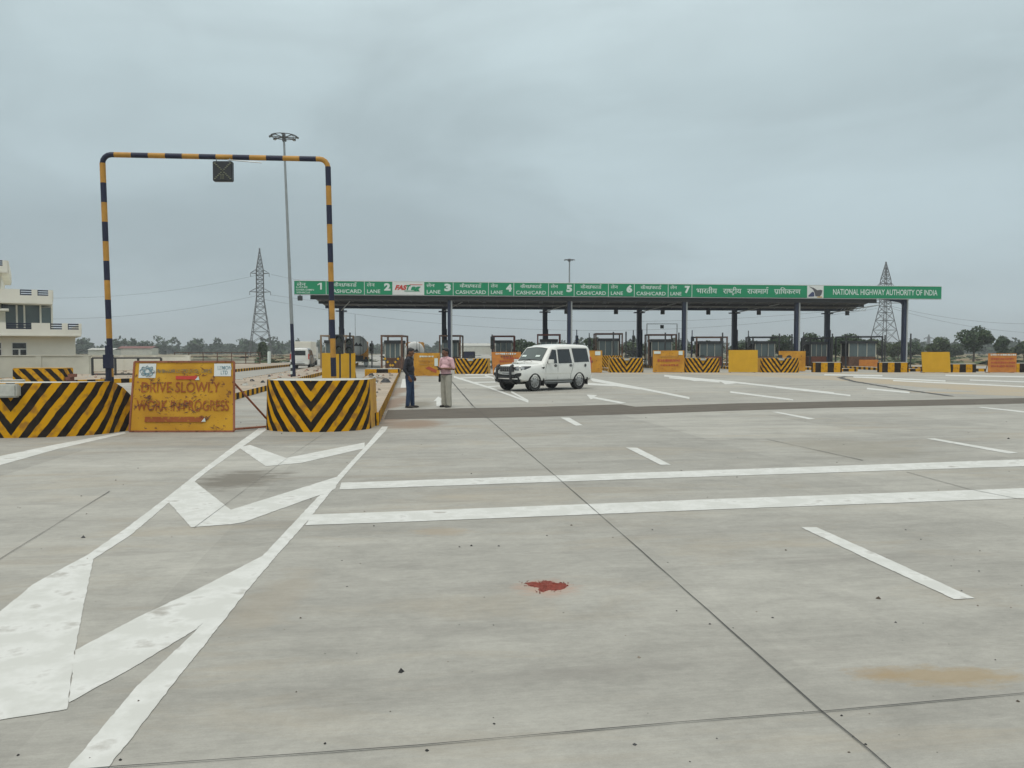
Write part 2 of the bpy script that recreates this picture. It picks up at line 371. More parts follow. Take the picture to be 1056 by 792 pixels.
def hindi(parts):
    """parts: strings in visual order; '~x' half letter, '^' reph over previous, 'v' strokes under previous, '/' slash under stem of previous"""
    V = []; F = []; x = 0
    def addm(v, f, dx):
        i = len(V); V.extend([Vector((p.x+dx, p.y, 0)) for p in v]); F.extend([tuple(i+j for j in q) for q in f])
    for p in parts:
        if p == '^': addm(*stroke([(-.17, .72), (-.21, .83), (-.13, .90), (-.03, .86), (.0, .80)], .036), x)
        elif p == 'v': addm(*stroke([(-.36, -.20), (-.26, -.06), (-.16, -.20)], .034), x)
        elif p == 'r': addm(*stroke([(-.14, .12), (-.36, -.03)], .04), x)
        elif p[0] == '~':
            v, f = text_mesh(p[1]); cut = width(v)[1]-.17
            bm = bmesh.new(); bv = [bm.verts.new(q) for q in v]
            for q in f:
                try: bm.faces.new([bv[j] for j in q])
                except ValueError: pass
            bmesh.ops.bisect_plane(bm, geom=bm.verts[:]+bm.edges[:]+bm.faces[:], plane_co=(cut, 0, 0), plane_no=(1, 0, 0), clear_outer=True)
            bm.verts.index_update(); addm([q.co.copy() for q in bm.verts], [tuple(w_.index for w_ in q.verts) for q in bm.faces], x); bm.free(); x += cut+.01
        else:
            v, f = text_mesh(p); addm(v, f, x)
            x += adv(p) if len(p) == 1 else width(text_mesh(p+'न', 0)[0])[1]-width(text_mesh('न', 0)[0])[1]
    return V, F
HINDI = []
def place_text(mb, VF, x0, x1, z, h, m, org=(0, 0, 0), xdir=(1, 0, 0), up=(0, 0, 1), align='fit', ref=.72):
    """letters stand upright between x0 and x1; baseline z; cap height h"""
    V, F = VF; a, b_ = width(V); s = h/ref; sx_ = (x1-x0)/(b_-a) if align == 'fit' else s
    if align == 'c': x0 = (x0+x1)/2-(b_-a)*s/2
    org, xd, u = Vector(org), Vector(xdir), Vector(up)
    nn = xd.cross(u)
    for k in ((0, 1) if any(VF is q for q in HINDI) else (0,)):
        mb.mesh([org+xd*(x0+(v.x-a+k*.028)*sx_)+u*(z+v.y*s)+nn*.003*k for v in V], F, m)

# ------------------------------------------------------------------ ground and paving
mb = MB(); mb.poly([(-2600, -300, -.25), (2600, -300, -.25), (2600, 3200, -.25), (-2600, 3200, -.25)], 'field'); struct(mb.build('ground'), 'brown and green field reaching the horizon')
mb = MB(); mb.prism([(-30, -14), (70, -14), (86, 66), (58, 80), (44, 96), (6, 175), (-30, 600), (-85, 600), (-33, 100), (-27.5, 60), (-26, 30)], -.3, 0, 'concrete'); struct(mb.build('plaza_pavement'), 'grey concrete paving of the toll plaza')
def ragged(P, amp=.006):
    out = []; n = len(P)
    for i in range(n):
        a, b_ = P[i], P[(i+1) % n]; d = b_-a; l = d.length
        if l < 1e-4: continue
        nn = Vector((-d.y, d.x, 0))/l; step = max(.03, a.y*.006); k = max(1, min(260, int(l/step)))
        for q in range(k):
            p = a+d*q/k
            if q: p = p+nn*(noise.noise(p*9)*amp+noise.noise(p*31)*amp*.9)
            out.append(p)
    return out
def sheet(name, polys, m, z, lab=None, dz=.0001, rag=False):
    mb = MB()
    for i, p in enumerate(polys):
        pts = [G(*q) for q in p]
        if rag: pts = ragged(pts)
        q3 = [q+Vector((0, 0, z+dz*i)) for q in pts]; mb.mesh(q3, [tuple(t_) for t_ in tessellate_polygon([[Vector((q.x, q.y, 0)) for q in q3]])], m)
    o = mb.build(name)
    # face up
    me = o.data
    for p in me.polygons:
        if p.normal.z < 0: p.flip()
    return struct(o, lab)
random.seed(3)
up = [(1150, 409), (1056, 410.5), (950, 412.5), (860, 414), (760, 416), (700, 418), (655, 419.5), (640, 417), (560, 419.5), (480, 421), (400, 423)]
lo = [(396, 432.5), (470, 431.5), (560, 429.8), (660, 427), (760, 423.5), (860, 420.5), (950, 418.7), (1056, 416.2), (1150, 414)]
sheet('dark_strip', [lo+up], 'asphalt', .003, 'dark strip of fresh asphalt crossing the plaza', rag=True)
def band(c, w_=1.3):     # thin far line from centre pixels
    return [(x, y-w_/2) for x, y in c]+[(x, y+w_/2) for x, y in c[::-1]]
marks = [
    [(-40, 489), (0, 470.5), (60, 458), (128, 445.6), (130, 447), (60, 463), (0, 480), (-40, 492)],
    [(279, 438), (268, 441), (240, 461), (200, 491), (171, 514), (130, 545), (91, 572), (96, 577), (135, 552), (183, 511), (213, 487), (250, 461), (281, 439)],
    [(-110, 730), (0, 631), (34, 603), (91, 572), (96, 577), (85, 631), (76, 680), (69, 732), (0, 743), (-110, 768)],
    [(77.5, 671), (140, 638), (200, 610), (270, 574), (277, 568), (240, 612), (203, 649), (187, 658.6), (130, 693), (71, 725)],
    [(71, 792), (40, 825), (95, 825), (112, 792), (183, 700), (224, 649), (256, 608), (283, 576), (315, 540), (343, 505), (366, 478), (398, 444), (400, 440), (394, 440), (379, 458), (341, 499), (320, 521), (277, 567), (201, 652), (137, 713)],
    [(171, 515), (201, 497), (238, 526), (344, 493), (350, 491), (346, 504), (340, 507), (251, 539), (238, 541), (197, 544)],
    [(246, 461.5), (258, 459), (295, 472.5), (376, 456.5), (376, 462.5), (311, 477.5), (274, 481)],
    [(352, 498), (700, 486.3), (1056, 473.9), (1400, 461), (1400, 468), (1056, 481), (700, 492.7), (350, 505)],
    [(321, 531), (430, 527), (750, 514.4), (1056, 503.7), (1400, 491), (1400, 501), (1056, 514), (750, 525.2), (430, 538), (315, 542)],
    [(826, 544), (842, 544), (925, 581), (1005.5, 617.6), (984, 618.4), (905, 582)],
    [(955, 452.5), (964, 452.3), (1050, 467), (1040, 468)], [(796, 424.9), (802, 424.8), (841, 432), (834, 432.6)],
    [(1007, 420), (1013, 419.8), (1075, 426), (1068, 427)], [(645.5, 461.7), (657, 462), (692, 479.6), (681, 479.6)], [(578, 430.8), (587, 430.8), (601, 438.8), (594, 439.2)],
    [(605, 407), (616, 407.5), (613, 409.3), (646, 415.5), (640, 416.3), (612, 411), (609, 412)],
    band([(610, 391), (660, 400.5), (711, 410.6)], 2), band([(606, 396), (636, 397.5), (660, 401)], 2), [(608, 391), (634, 395.5), (640, 398), (612, 393.5)],
    band([(685, 387.5), (755, 394), (860, 405.5)], 1.7), [(700, 390), (722, 390.5), (738, 393), (716, 393)], [(742, 393), (770, 394.6), (748, 396.4)], band([(690, 389.6), (742, 394)], 1.2),
    band([(753, 404.3), (815, 412.2)], 1.7), band([(800, 399.4), (877, 408)], 1.5), band([(800, 410), (818, 412.6)], 1.3), band([(894, 400.8), (938, 405)], 1.6),
    band([(880, 388.7), (975, 393)], 1.4), band([(921, 392.5), (1070, 399.5)], 1.2), band([(850, 386.5), (910, 387.6)], 1.4), band([(975, 387), (1070, 389)], 1.2), band([(1000, 392), (1070, 394.4)], 1),
    band([(468, 388.6), (505, 400), (545, 414.6)], 1.9), band([(500, 387), (512, 391)], 1.6), band([(474, 390), (506, 389)], 1.1), band([(487, 394.5), (512, 394)], 1.1), band([(500, 399), (520, 398)], 1.1), band([(480, 386.6), (520, 386.4)], 1.0),
    [(447, 414), (452, 409), (458, 412.5), (454.5, 412.8), (455, 419), (450, 419), (450, 413.5)], [(413, 400), (415, 391), (420, 391), (419, 400)],
    band([(527, 404), (545, 413.8)], 2),
]
sheet('road_markings', marks, 'paint', .0032, 'white painted road markings', rag=True)
sheet('sand_band', [[(690, 385.6), (760, 387), (860, 392), (960, 400), (1056, 408), (1150, 411), (1150, 404), (1056, 399.5), (960, 393), (860, 388), (760, 385.2)], [(620, 385.8), (620, 385), (700, 384.6), (1056, 384.4), (1056, 385.4)], [(880, 391.4), (1000, 396), (1150, 400.5), (1150, 402.6), (1000, 398), (880, 393)], [(900, 403), (1056, 408.7), (1150, 409), (1150, 406), (1000, 404.6)]], 'sand', .002, 'sand coloured dusty band on the plaza')
def crack(name, pts, w_, m='tyremark', lab=None, z=.0072):
    P = [G(*p) for p in pts]; Q = []
    for a, b_ in zip(P, P[1:]):
        n = max(1, int((b_-a).length/.35))
        for i in range(n): Q.append(a.lerp(b_, i/n))
    Q.append(P[-1]); mb = MB(); prev = None
    for i, q in enumerate(Q):
        d = (Q[min(i+1, len(Q)-1)]-Q[max(0, i-1)]).normalized(); n = Vector((-d.y, d.x, 0))
        j = noise.noise(q*2.3)*.004; ww = w_*(.9+.8*noise.noise(q*5))*(1+q.y*.035)
        a, b_ = q+n*(ww+j), q-n*(ww-j)
        if prev: mb.poly([prev[1]+Vector((0, 0, z)), b_+Vector((0, 0, z)), a+Vector((0, 0, z)), prev[0]+Vector((0, 0, z))], m)
        prev = (a, b_)
    o = mb.build(name)
    for p in o.data.polygons:
        if p.normal.z < 0: p.flip()
    return struct(o, lab)
crack('pavement_joint', [(488, 419), (505.3, 433.3), (577, 494.7), (611.4, 525), (651.6, 560), (847, 734), (897, 775), (945, 817)], .0036, lab='dark joint running away across the slabs')
crack('pavement_joint', [(60, 797), (120, 792), (430, 770), (700, 746), (855, 734), (1056, 716), (1300, 692)], .0032, lab='dark joint running across the near slabs')
crack('pavement_joint', [(-60, 616), (0, 577), (113, 507)], .0028, lab='thin joint beside the left marking')
crack('pavement_joint', [(700, 452), (790, 453), (890, 475)], .006, lab='faint joint on the right slabs')
crack('pavement_joint', [(935, 487), (1000, 505), (1056, 516), (1100, 522)], .004, lab='faint joint between the stop lines')
crack('pavement_joint', [(462, 389), (488, 419)], .012, lab='joint beyond the dark strip')
crack('tyre_trace', [(893, 388), (872, 388.3), (866, 389.5), (880, 393.3), (926, 401), (982, 408.8)], .07, lab='dark curved trace on the plaza')
crack('pavement_joint', [(200, 545), (300, 470), (345, 440)], .0015, lab='hairline joint between the chevrons')

# loose pebbles
random.seed(11); mb = MB()
for i in range(210):
    px, py = random.uniform(-60, 1120), 400+392*random.random()**1.5
    p = G(px, py); s = random.uniform(.002, .0075)*(1+p.y*.08)
    if random.random() < .04: s *= 2.2
    q = [p+Vector((math.cos(a)*s*random.uniform(.6, 1.3), math.sin(a)*s*random.uniform(.6, 1.3), .0)) for a in (0, 1.2, 2.5, 3.8, 5)]
    t_ = p+Vector((0, 0, s*.9)); n = len(q)
    mb.mesh([v+Vector((0, 0, .001)) for v in q]+[t_], [(j, (j+1) % n, n) for j in range(n)], random.choice(['dark', 'trunk', 'tyremark', 'rubble', 'rubber', 'tyremark', 'trunk']))
stuff(mb.build('gravel'), 'loose dark pebbles and crumbs scattered on the concrete', 'gravel')
# red powder
mb = MB(); c = G(564, 604)
random.seed(5)
pts = [(-.150, .03), (-.10, .055), (-.05, .035), (-.015, .07), (.03, .065), (.075, .03), (.13, .035), (.15, -.005), (.10, -.05), (.06, -.07), (.02, -.055), (-.03, -.085), (-.07, -.06), (-.05, -.03), (-.12, -.01)]
ring = []
for a_, b_ in zip(pts, pts[1:]+pts[:1]):
    for q in range(7):
        f_ = q/7; x, y = a_[0]+(b_[0]-a_[0])*f_, a_[1]+(b_[1]-a_[1])*f_; v = Vector((x, y, 0)); v = Vector((v.x, v.y*1.75, 0)); ring.append(v*(1+.10*noise.noise(v*50)+.10*noise.noise(v*150)))
prev = [v*1.0 for v in ring]
for f_, h in ((.86, .003), (.6, .006), (.3, .009)):
    nx = [Vector((v.x*f_, v.y*f_, h*(1+.7*noise.noise(v*40)))) for v in ring]; n = len(ring)
    mb.mesh(prev+nx, [(q, (q+1) % n, n+(q+1) % n, n+q) for q in range(n)], 'powder'); prev = nx
mb.mesh(prev, [tuple(range(len(prev)))], 'powder')
for i in range(90):
    v = random.choice(ring)*random.uniform(.7, 1.35); s_ = random.uniform(.0012, .0035); mb.box((v.x, v.y, s_), (s_*2, s_*2, s_*1.5), 'powder', rz=random.random())
o = mb.build('red_powder'); o.location = c; stuff(o, 'small spill of brick red powder on the bare concrete', 'powder')

# ------------------------------------------------------------------ islands
M['kerb'] = stripes_mat('kerb_stripes', 'block', .9)
def island(name, edge, lab, h=.22, per=None):
    """edge: ccw polygon on the ground"""
    mb = MB(); n = len(edge); u = 0
    P = [Vector((p[0], p[1], 0)) for p in edge]
    cen = sum(P, Vector())/n
    inn = [p+(cen-p).normalized()*.18 for p in P]
    for i in range(n):
        a, b_ = P[i], P[(i+1) % n]; k = max(1, int((b_-a).length/2))
        for j in range(k):
            p, q = a.lerp(b_, j/k), a.lerp(b_, (j+1)/k); l = (q-p).length; ia, ib = inn[i].lerp(inn[(i+1) % n], j/k), inn[i].lerp(inn[(i+1) % n], (j+1)/k); H = Vector((0, 0, h))
            mb.poly([p, q, q+H, p+H], 'kerb', [(u, 0), (u+l, 0), (u+l, h), (u, h)])
            mb.poly([p+H, q+H, ib+H, ia+H], 'kerb', [(u, 0), (u+l, 0), (u+l, h), (u, h)]); u += l
    mb.poly([p+Vector((0, 0, h-.012)) for p in inn], 'concrete2')
    return struct(mb.build(name), lab)
def strip_island(x0, x1, y0, y1, sl=-.13, nose=True, lab='', h=.22, back=None):
    e_ = lambda x, y: (x+sl*(y-y0), y)
    w_ = x1-x0
    pts = [e_(x0, y0+(w_*.35)), e_(x0+w_*.25, y0), e_(x1-w_*.25, y0), e_(x1, y0+w_*.35), e_(x1, (y0+y1)/2), e_(x1, y1), e_(x0, y1), e_(x0, (y0+y1)/2)]
    return island('traffic_island', pts, lab, h)
strip_island(-10.6, -7.9, 16.4, 95, lab='kerbed island behind the left striped barrier')
strip_island(-4.55, -2.85, 17.0, 95, sl=-.127, lab='kerbed island behind the middle striped barrier', h=.28)
strip_island(-26.5, -19.4, 39.2, 96, sl=-.09, lab='wide kerbed island beside the compound wall')
ISL = [(486, 58), (566, 64), (645, 62.5), (724, 62.5), (804, 62.5), (876, 64), (945, 64), (1010, 64)]
for px, y in ISL: strip_island(XA(px, y)-1, XA(px, y)+1, y, y+32, sl=-.03, lab='kerbed island between two toll lanes')

# rubble on the near islands
random.seed(9); mb = MB()
def rock(mb, p, s, m):
    V = []; 
    for a in range(6): V.append(p+Vector((math.cos(a*1.05)*s*random.uniform(.7, 1.2), math.sin(a*1.05)*s*random.uniform(.7, 1.2), 0)))
    for a in range(6): V.append(p+Vector((math.cos(a*1.05)*s*random.uniform(.3, .8), math.sin(a*1.05)*s*random.uniform(.3, .8), s*random.uniform(.4, .9))))
    mb.mesh(V, [(i, (i+1) % 6, 6+(i+1) % 6, 6+i) for i in range(6)]+[(6, 7, 8, 9, 10, 11)], m)
for i in range(240):
    t_ = random.random()
    if i < 70: y = 18.5+t_*45; x = -3.7-.127*(y-17)+random.uniform(-.6, .6); z = .27
    elif i < 170: y = 18+t_*55; x = -9.2-.13*(y-16.4)+random.uniform(-1.1, 1.1); z = .21
    else: y = 41+t_*30; x = -23-.09*(y-39)+random.uniform(-3, 2.8); z = .21
    rock(mb, Vector((x, y, z)), random.uniform(.03, .14)*(1.6 if random.random() < .1 else 1), random.choice(['rubble', 'rubble', 'whitec', 'dark', 'brick']))
stuff(mb.build('rubble'), 'stones and builders rubble strewn over the kerbed islands', 'rubble')

# ------------------------------------------------------------------ striped crash barriers
def barrier(name, label, loc, rz, a, b_, h, period, off, wing=0, depth=.8, block=False, group='chevron striped crash barriers'):
    t = thing(name, label, 'crash barrier', loc, rz, group)
    ms = stripes_mat('chevron_stripes', 'chevron', period, off)
    pts = []; n = 28
    for i in range(n+1):
        th = math.pi*i/n; pts.append((-math.cos(th)*a, -math.sin(th)*b_, h))
    if wing:
        pts += [(a+wing*.25, .5*wing+.05, h*.86), (a+wing*.6, 1.1*wing, h*.62), (a+wing, 1.7*wing, h*.46)]
        pts = [(-a-wing, 1.7*wing, h*.46), (-a-wing*.6, 1.1*wing, h*.62), (-a-wing*.25, .5*wing+.05, h*.86)]+pts
    else: pts = [(-a-.02, depth, h)]+pts+[(a+.02, depth, h)]
    # arc length from the centre
    s = [0]
    for p, q in zip(pts, pts[1:]): s.append(s[-1]+math.hypot(q[0]-p[0], q[1]-p[1]))
    mid = s[-1]/2; mb = MB(); yb = max(p[1] for p in pts)
    for i in range(len(pts)-1):
        p, q = pts[i], pts[i+1]; mm = ms
        if not wing and i in (0, len(pts)-2): mm = 'yellow'
        k = 4
        for j in range(k):
            f0, f1 = j/k, (j+1)/k
            bl = lambda P, f: (P[0]*(1+.03*(1-f)), P[1]*(1+.03*(1-f)), P[2]*f)
            mb.poly([bl(p, f0), bl(q, f0), bl(q, f1), bl(p, f1)], mm, [(s[i]-mid, p[2]*f0), (s[i+1]-mid, q[2]*f0), (s[i+1]-mid, q[2]*f1), (s[i]-mid, p[2]*f1)])
    mb.poly([(pts[-1][0], pts[-1][1], 0), (pts[0][0], pts[0][1], 0), (pts[0][0], pts[0][1], pts[0][2]), (pts[-1][0], pts[-1][1], pts[-1][2])], 'whitec')
    mb.build('barrier_wall', t, smooth=True, weld=True)
    cp = MB(); core = [p for p in pts if p[2] == h]
    cp.prism([(p[0]*.97, p[1]*.97) for p in core], h-.05, h-.006, 'whitec'); cp.build('capping', t)
    if wing:
        for sg in (-1, 1):
            cw = MB()
            q = [p for p in pts if p[0]*sg > a*.999]
            q.sort(key=lambda p: p[1]); q = [(sg*a*.99, 0, h)]+q
            for u, v in zip(q, q[1:]): cw.poly([(u[0], u[1], u[2]), (v[0], v[1], v[2]), (v[0]-sg*.25, v[1], v[2]), (u[0]-sg*.25, u[1], u[2])], 'whitec')
            cw.build('sloping_top', t)
    if block:
        B('concrete_block', t, ((-.0, -b_-.02, h-.14), (.36, .30, .25)), m='whitec', bevel=.03)
        mbp = MB(); mbp.tube([(-a, -.4, h+.04), (-.3, -b_*.96, h+.05), (.25, -b_*.98, h+.05)], .018, 'whitec'); mbp.build('capping_pipe', t)
    return t
cB = A(328, 362, 16.9); barrier('striped_barrier', 'round fronted yellow and black chevron barrier standing right of the drive slowly sign', (cB.x, 16.95, 0), R(2), 1.06, .80, 1.035, .405, 1.035-.22+.2)
cL = A(33, 362, 15.9); barrier('striped_barrier', 'wide yellow and black chevron barrier with a white block, cut by the left picture edge', (cL.x, 15.98, 0), R(5), 1.48, .92, 1.03, .43, 1.03-.55+.215, wing=.42, block=True)
far_b = [(486, 58, 1.18, 'chevron barrier just right of the man in the pink shirt'), (646, 61.5, 1.26, 'chevron barrier between the white car and the lane 6 sign column'),
         (724, 61.5, 1.30, 'chevron barrier left of the plain yellow board under the canopy'), (804, 61.5, 1.42, 'chevron barrier in front of a worn yellow board under the Hindi sign')]
for px, y, a, lab in far_b:
    t = barrier('striped_barrier', lab, (XA(px, y), y, 0), R(-4), a, .50, 1.10, .45, 1.1-.22+.225, depth=1.6)
    B('hazard_lamp', t, ((0, -.1, 1.22), (.34, .2, .22)), m='dark', bevel=.03)
    B('lamp_bracket', t, ((0, -.56, 1.0), (.4, .1, .14)), m='whitec')
barrier('striped_barrier', 'small chevron barrier standing behind the others, left of the lane 5 traffic signal', (XA(630, 70), 70, 0), 0, .95, .4, 1.25, .30, 1.25-.2+.15, depth=1)

# low striped blocks
def low_block(label, px, y, wpx, hh, kind='block', per=.95, k=0, lean=0, off=0, m2=None):
    wd = wpx*y/FPX; t = thing('kerb_block', label, 'kerb block', (XA(px, y), y, 0), 0, 'low striped kerb blocks')
    ms = stripes_mat('block_stripes', kind, per, off, k); mb = MB(); x = wd/2; d = .9
    mb.poly([(-x, 0, 0), (x, 0, 0), (x, 0, hh), (-x, 0, hh)], ms, [(-x, 0), (x, 0), (x, hh), (-x, hh)])
    mb.poly([(x, 0, 0), (x, d, 0), (x, d, hh), (x, 0, hh)], ms, [(x, 0), (x+d, 0), (x+d, hh), (x, hh)])
    mb.poly([(-x, d, 0), (-x, 0, 0), (-x, 0, hh), (-x, d, hh)], ms, [(-x-d, 0), (-x, 0), (-x, hh), (-x-d, hh)])
    mb.poly([(x, d, 0), (-x, d, 0), (-x, d, hh), (x, d, hh)], 'whitec'); mb.build('block_face', t, weld=True)
    cp = MB(); cp.box((0, d/2, hh+.02), (wd-.04, d-.04, .04), 'whitec' if m2 is None else m2, ); cp.build('capping', t)
    return t
t = low_block('low block with slanted yellow and black stripes behind the left chevron barrier', 38.5, 38.6, 52, .78, 'slant', .62, 1.0, off=.15, m2='yellow')
for i, (x, z) in enumerate(((1.42, .12), (1.36, .30), (1.5, .45))):
    B('brick', t, ((x, .3, z), (.24, .4, .16)), m='brick', bevel=.01)
low_block('low yellow and black block in front of the first toll booth', 393, 50, 34, .50, per=1.45, off=.3)
low_block('low block with broad yellow and black bands under the far end of the canopy', 855, 61.5, 27, .74, per=.98, off=.1)
low_block('low banded block between the far end column and the bare steel lane frame', 924, 61.5, 27, .74, per=.98, off=.1)
low_block('low banded block between the two yellow boards at the right', 994, 61.5, 26, .62, per=.98, off=.3)
low_block('low banded block at the right picture edge', 1060, 61.5, 22, .68, per=.98, off=.6)

# ------------------------------------------------------------------ yellow boards and barricades
def board(name, label, px, y, wpx, ytop, ybot, m='board', lean=0, flare=1.0, marks=None, legs=True, dz=0):
    z1 = ZA(ytop, y); z0 = max(.03, ZA(ybot, y)); wd = wpx*y/FPX; h = z1-z0
    t = thing(name, label, 'barricade', (XA(px, y), y, 0), R(-4), 'yellow lane closing boards')
    mb = MB(); n = 10
    xs = [(-wd/2+wd*i/n) for i in range(n+1)]
    V = []; 
    for yy in (0, .05):
        for z in (z0, z1):
            for x in xs: V.append(((x*(flare if z == z1 else 1))+(lean if z == z1 else 0), yy+.02*noise.noise(Vector((x*2, z, px))), z+.012*noise.noise(Vector((x*3, z*4, px)))))
    k = n+1; F = []
    for i in range(n):
        F += [(i, i+1, k+i+1, k+i), (2*k+i+1, 2*k+i, 3*k+i, 3*k+i+1), (k+i, k+i+1, 3*k+i+1, 3*k+i), (i+1, i, 2*k+i, 2*k+i+1)]
    F += [(0, k, 3*k, 2*k), (k-1, 3*k-1, 4*k-1, 2*k-1)]
    mb.mesh(V, F, m); mb.build('panel', t)
    for sx_ in (-.42, .42):
        lg = MB(); lg.tube([(sx_*wd, .08, z1*.9), (sx_*wd, .75, .02)], .025, 'rust'); lg.tube([(sx_*wd, .05, 0), (sx_*wd, .78, .025)], .025, 'rust')
        lg.build('back_stand', t)
    if marks: marks(t, wd, z0, z1)
    return t
def txt(t, s, x0, x1, z, h, m, y=-.012, bold=.03, name='lettering'):
    mb = MB(); place_text(mb, text_mesh(s, bold), x0, x1, z, h, m, org=(0, y, 0)); return mb.build(name, t)
def scribble(t, rows, wd, m, seed=1):
    random.seed(seed); mb = MB()
    for (z, h, a, b_) in rows:
        x = a*wd/2
        while x < b_*wd/2:
            l = random.uniform(.04, .14); mb.box((x+l/2, -.026, z), (l, .01, h*random.uniform(.6, 1.1)), m, mx=Matrix.Rotation(random.uniform(-.25, .25), 3, 'Y')); x += l+random.uniform(.02, .06)
    mb.build('faded_lettering', t)
board('yellow_board', 'plain yellow board closing the lane behind the gantry leg', 349, 46.7, 35, 364, 390.5)
def mk1(t, wd, z0, z1):
    scribble(t, [(z0+.85*(z1-z0), .10, -.55, .45)], wd, 'letter', 2)
    scribble(t, [(z0+.66*(z1-z0), .09, -.6, .5), (z0+.5*(z1-z0), .09, -.6, .5)], wd, 'amber', 2)
    mb = MB(); mb.poly([(-.1, -.028, z0+.33*(z1-z0)), (.62, -.028, z0+.12*(z1-z0)), (.66, -.028, z0+.25*(z1-z0)), (.15, -.028, z0+.42*(z1-z0))], 'scrib'); mb.build('red_arrow', t)
    B('white_patch', t, ((.62, -.03, z0+.6*(z1-z0)), (.22, .008, .5)), m='letter')
board('barricade', 'yellow barricade sheet with faded lettering standing between the two men', 440, 52, 27, 364, 388, 'rustyboard', marks=mk1)
def mk2(t, wd, z0, z1):
    scribble(t, [(z1-.12, .12, -.8, .75)], wd, 'letter', 3); scribble(t, [(z1-.42, .16, -.2, .85), (z1-.62, .12, -.5, .6)], wd, 'scrib', 4); scribble(t, [(z1-.3, .14, -.4, .5)], wd, 'brick', 9)
board('barricade', 'orange barricade sheet flaring to the top, partly behind the white car bonnet', 522, 54, 27, 363, 387, 'orange', flare=1.13, marks=mk2)
def mk3(t, wd, z0, z1):
    B('dark_disc', t, ((-.2, -.03, (z0+z1)/2), (.16, .02, .16)), m='brick'); B('white_patch', t, ((.25, -.03, z1-.2), (.4, .008, .3)), m='letter')
board('barricade', 'narrow worn yellow barricade right behind the tail of the white car', 613, 60, 16, 361.5, 384.5, 'rustyboard', marks=mk3)
def mk4(t, wd, z0, z1):
    B('white_patch', t, ((-.85, -.03, z1-.15), (.5, .008, .2)), m='letter'); B('white_patch', t, ((.9, -.03, z1-.18), (.3, .008, .3)), m='letter')
    scribble(t, [(z1-.75, .2, -.7, .7), (z1-1.1, .14, -.5, .6)], wd, 'scrib', 6); scribble(t, [(z1-.45, .12, -.6, .6)], wd, 'amber', 7)
board('barricade', 'worn yellow barricade with red smears left of the tall grey column', 689.5, 61, 32, 361.5, 384.5, 'rustyboard', marks=mk4)
board('yellow_board', 'clean plain yellow board between two chevron barriers under the Hindi sign', 766.5, 61, 29.5, 361, 384.5)
def mk5(t, wd, z0, z1):
    mb = MB(); mb.tube([(-.25, -.03, z1-.55), (-.25, .0, z1-.55)], .22, 'dark', 12); mb.build('dark_disc', t)
board('barricade', 'worn yellow board with a dark round hole standing behind a chevron barrier', 817, 64.5, 27, 362, 383.5, 'rustyboard', marks=mk5)
board('yellow_board', 'plain yellow board tilted to the left, right of the last canopy column', 966.5, 60.5, 28, 363, 384.5, lean=-.12)
def mk6(t, wd, z0, z1):
    scribble(t, [(z1-.1, .13, -.85, .85)], wd, 'letter', 8)
    scribble(t, [(z1-.4, .14, -.8, .8), (z1-.68, .14, -.8, .8), (z1-.95, .14, -.8, .8)], wd, 'scrib', 5)
board('barricade', 'orange barricade covered with rows of red lettering near the right edge', 1034, 60.5, 28, 364.5, 384.5, 'orange', marks=mk6)
board('barricade', 'low orange barricade far behind the striped blocks at the right', 896, 76, 19, 371, 379, 'orange')

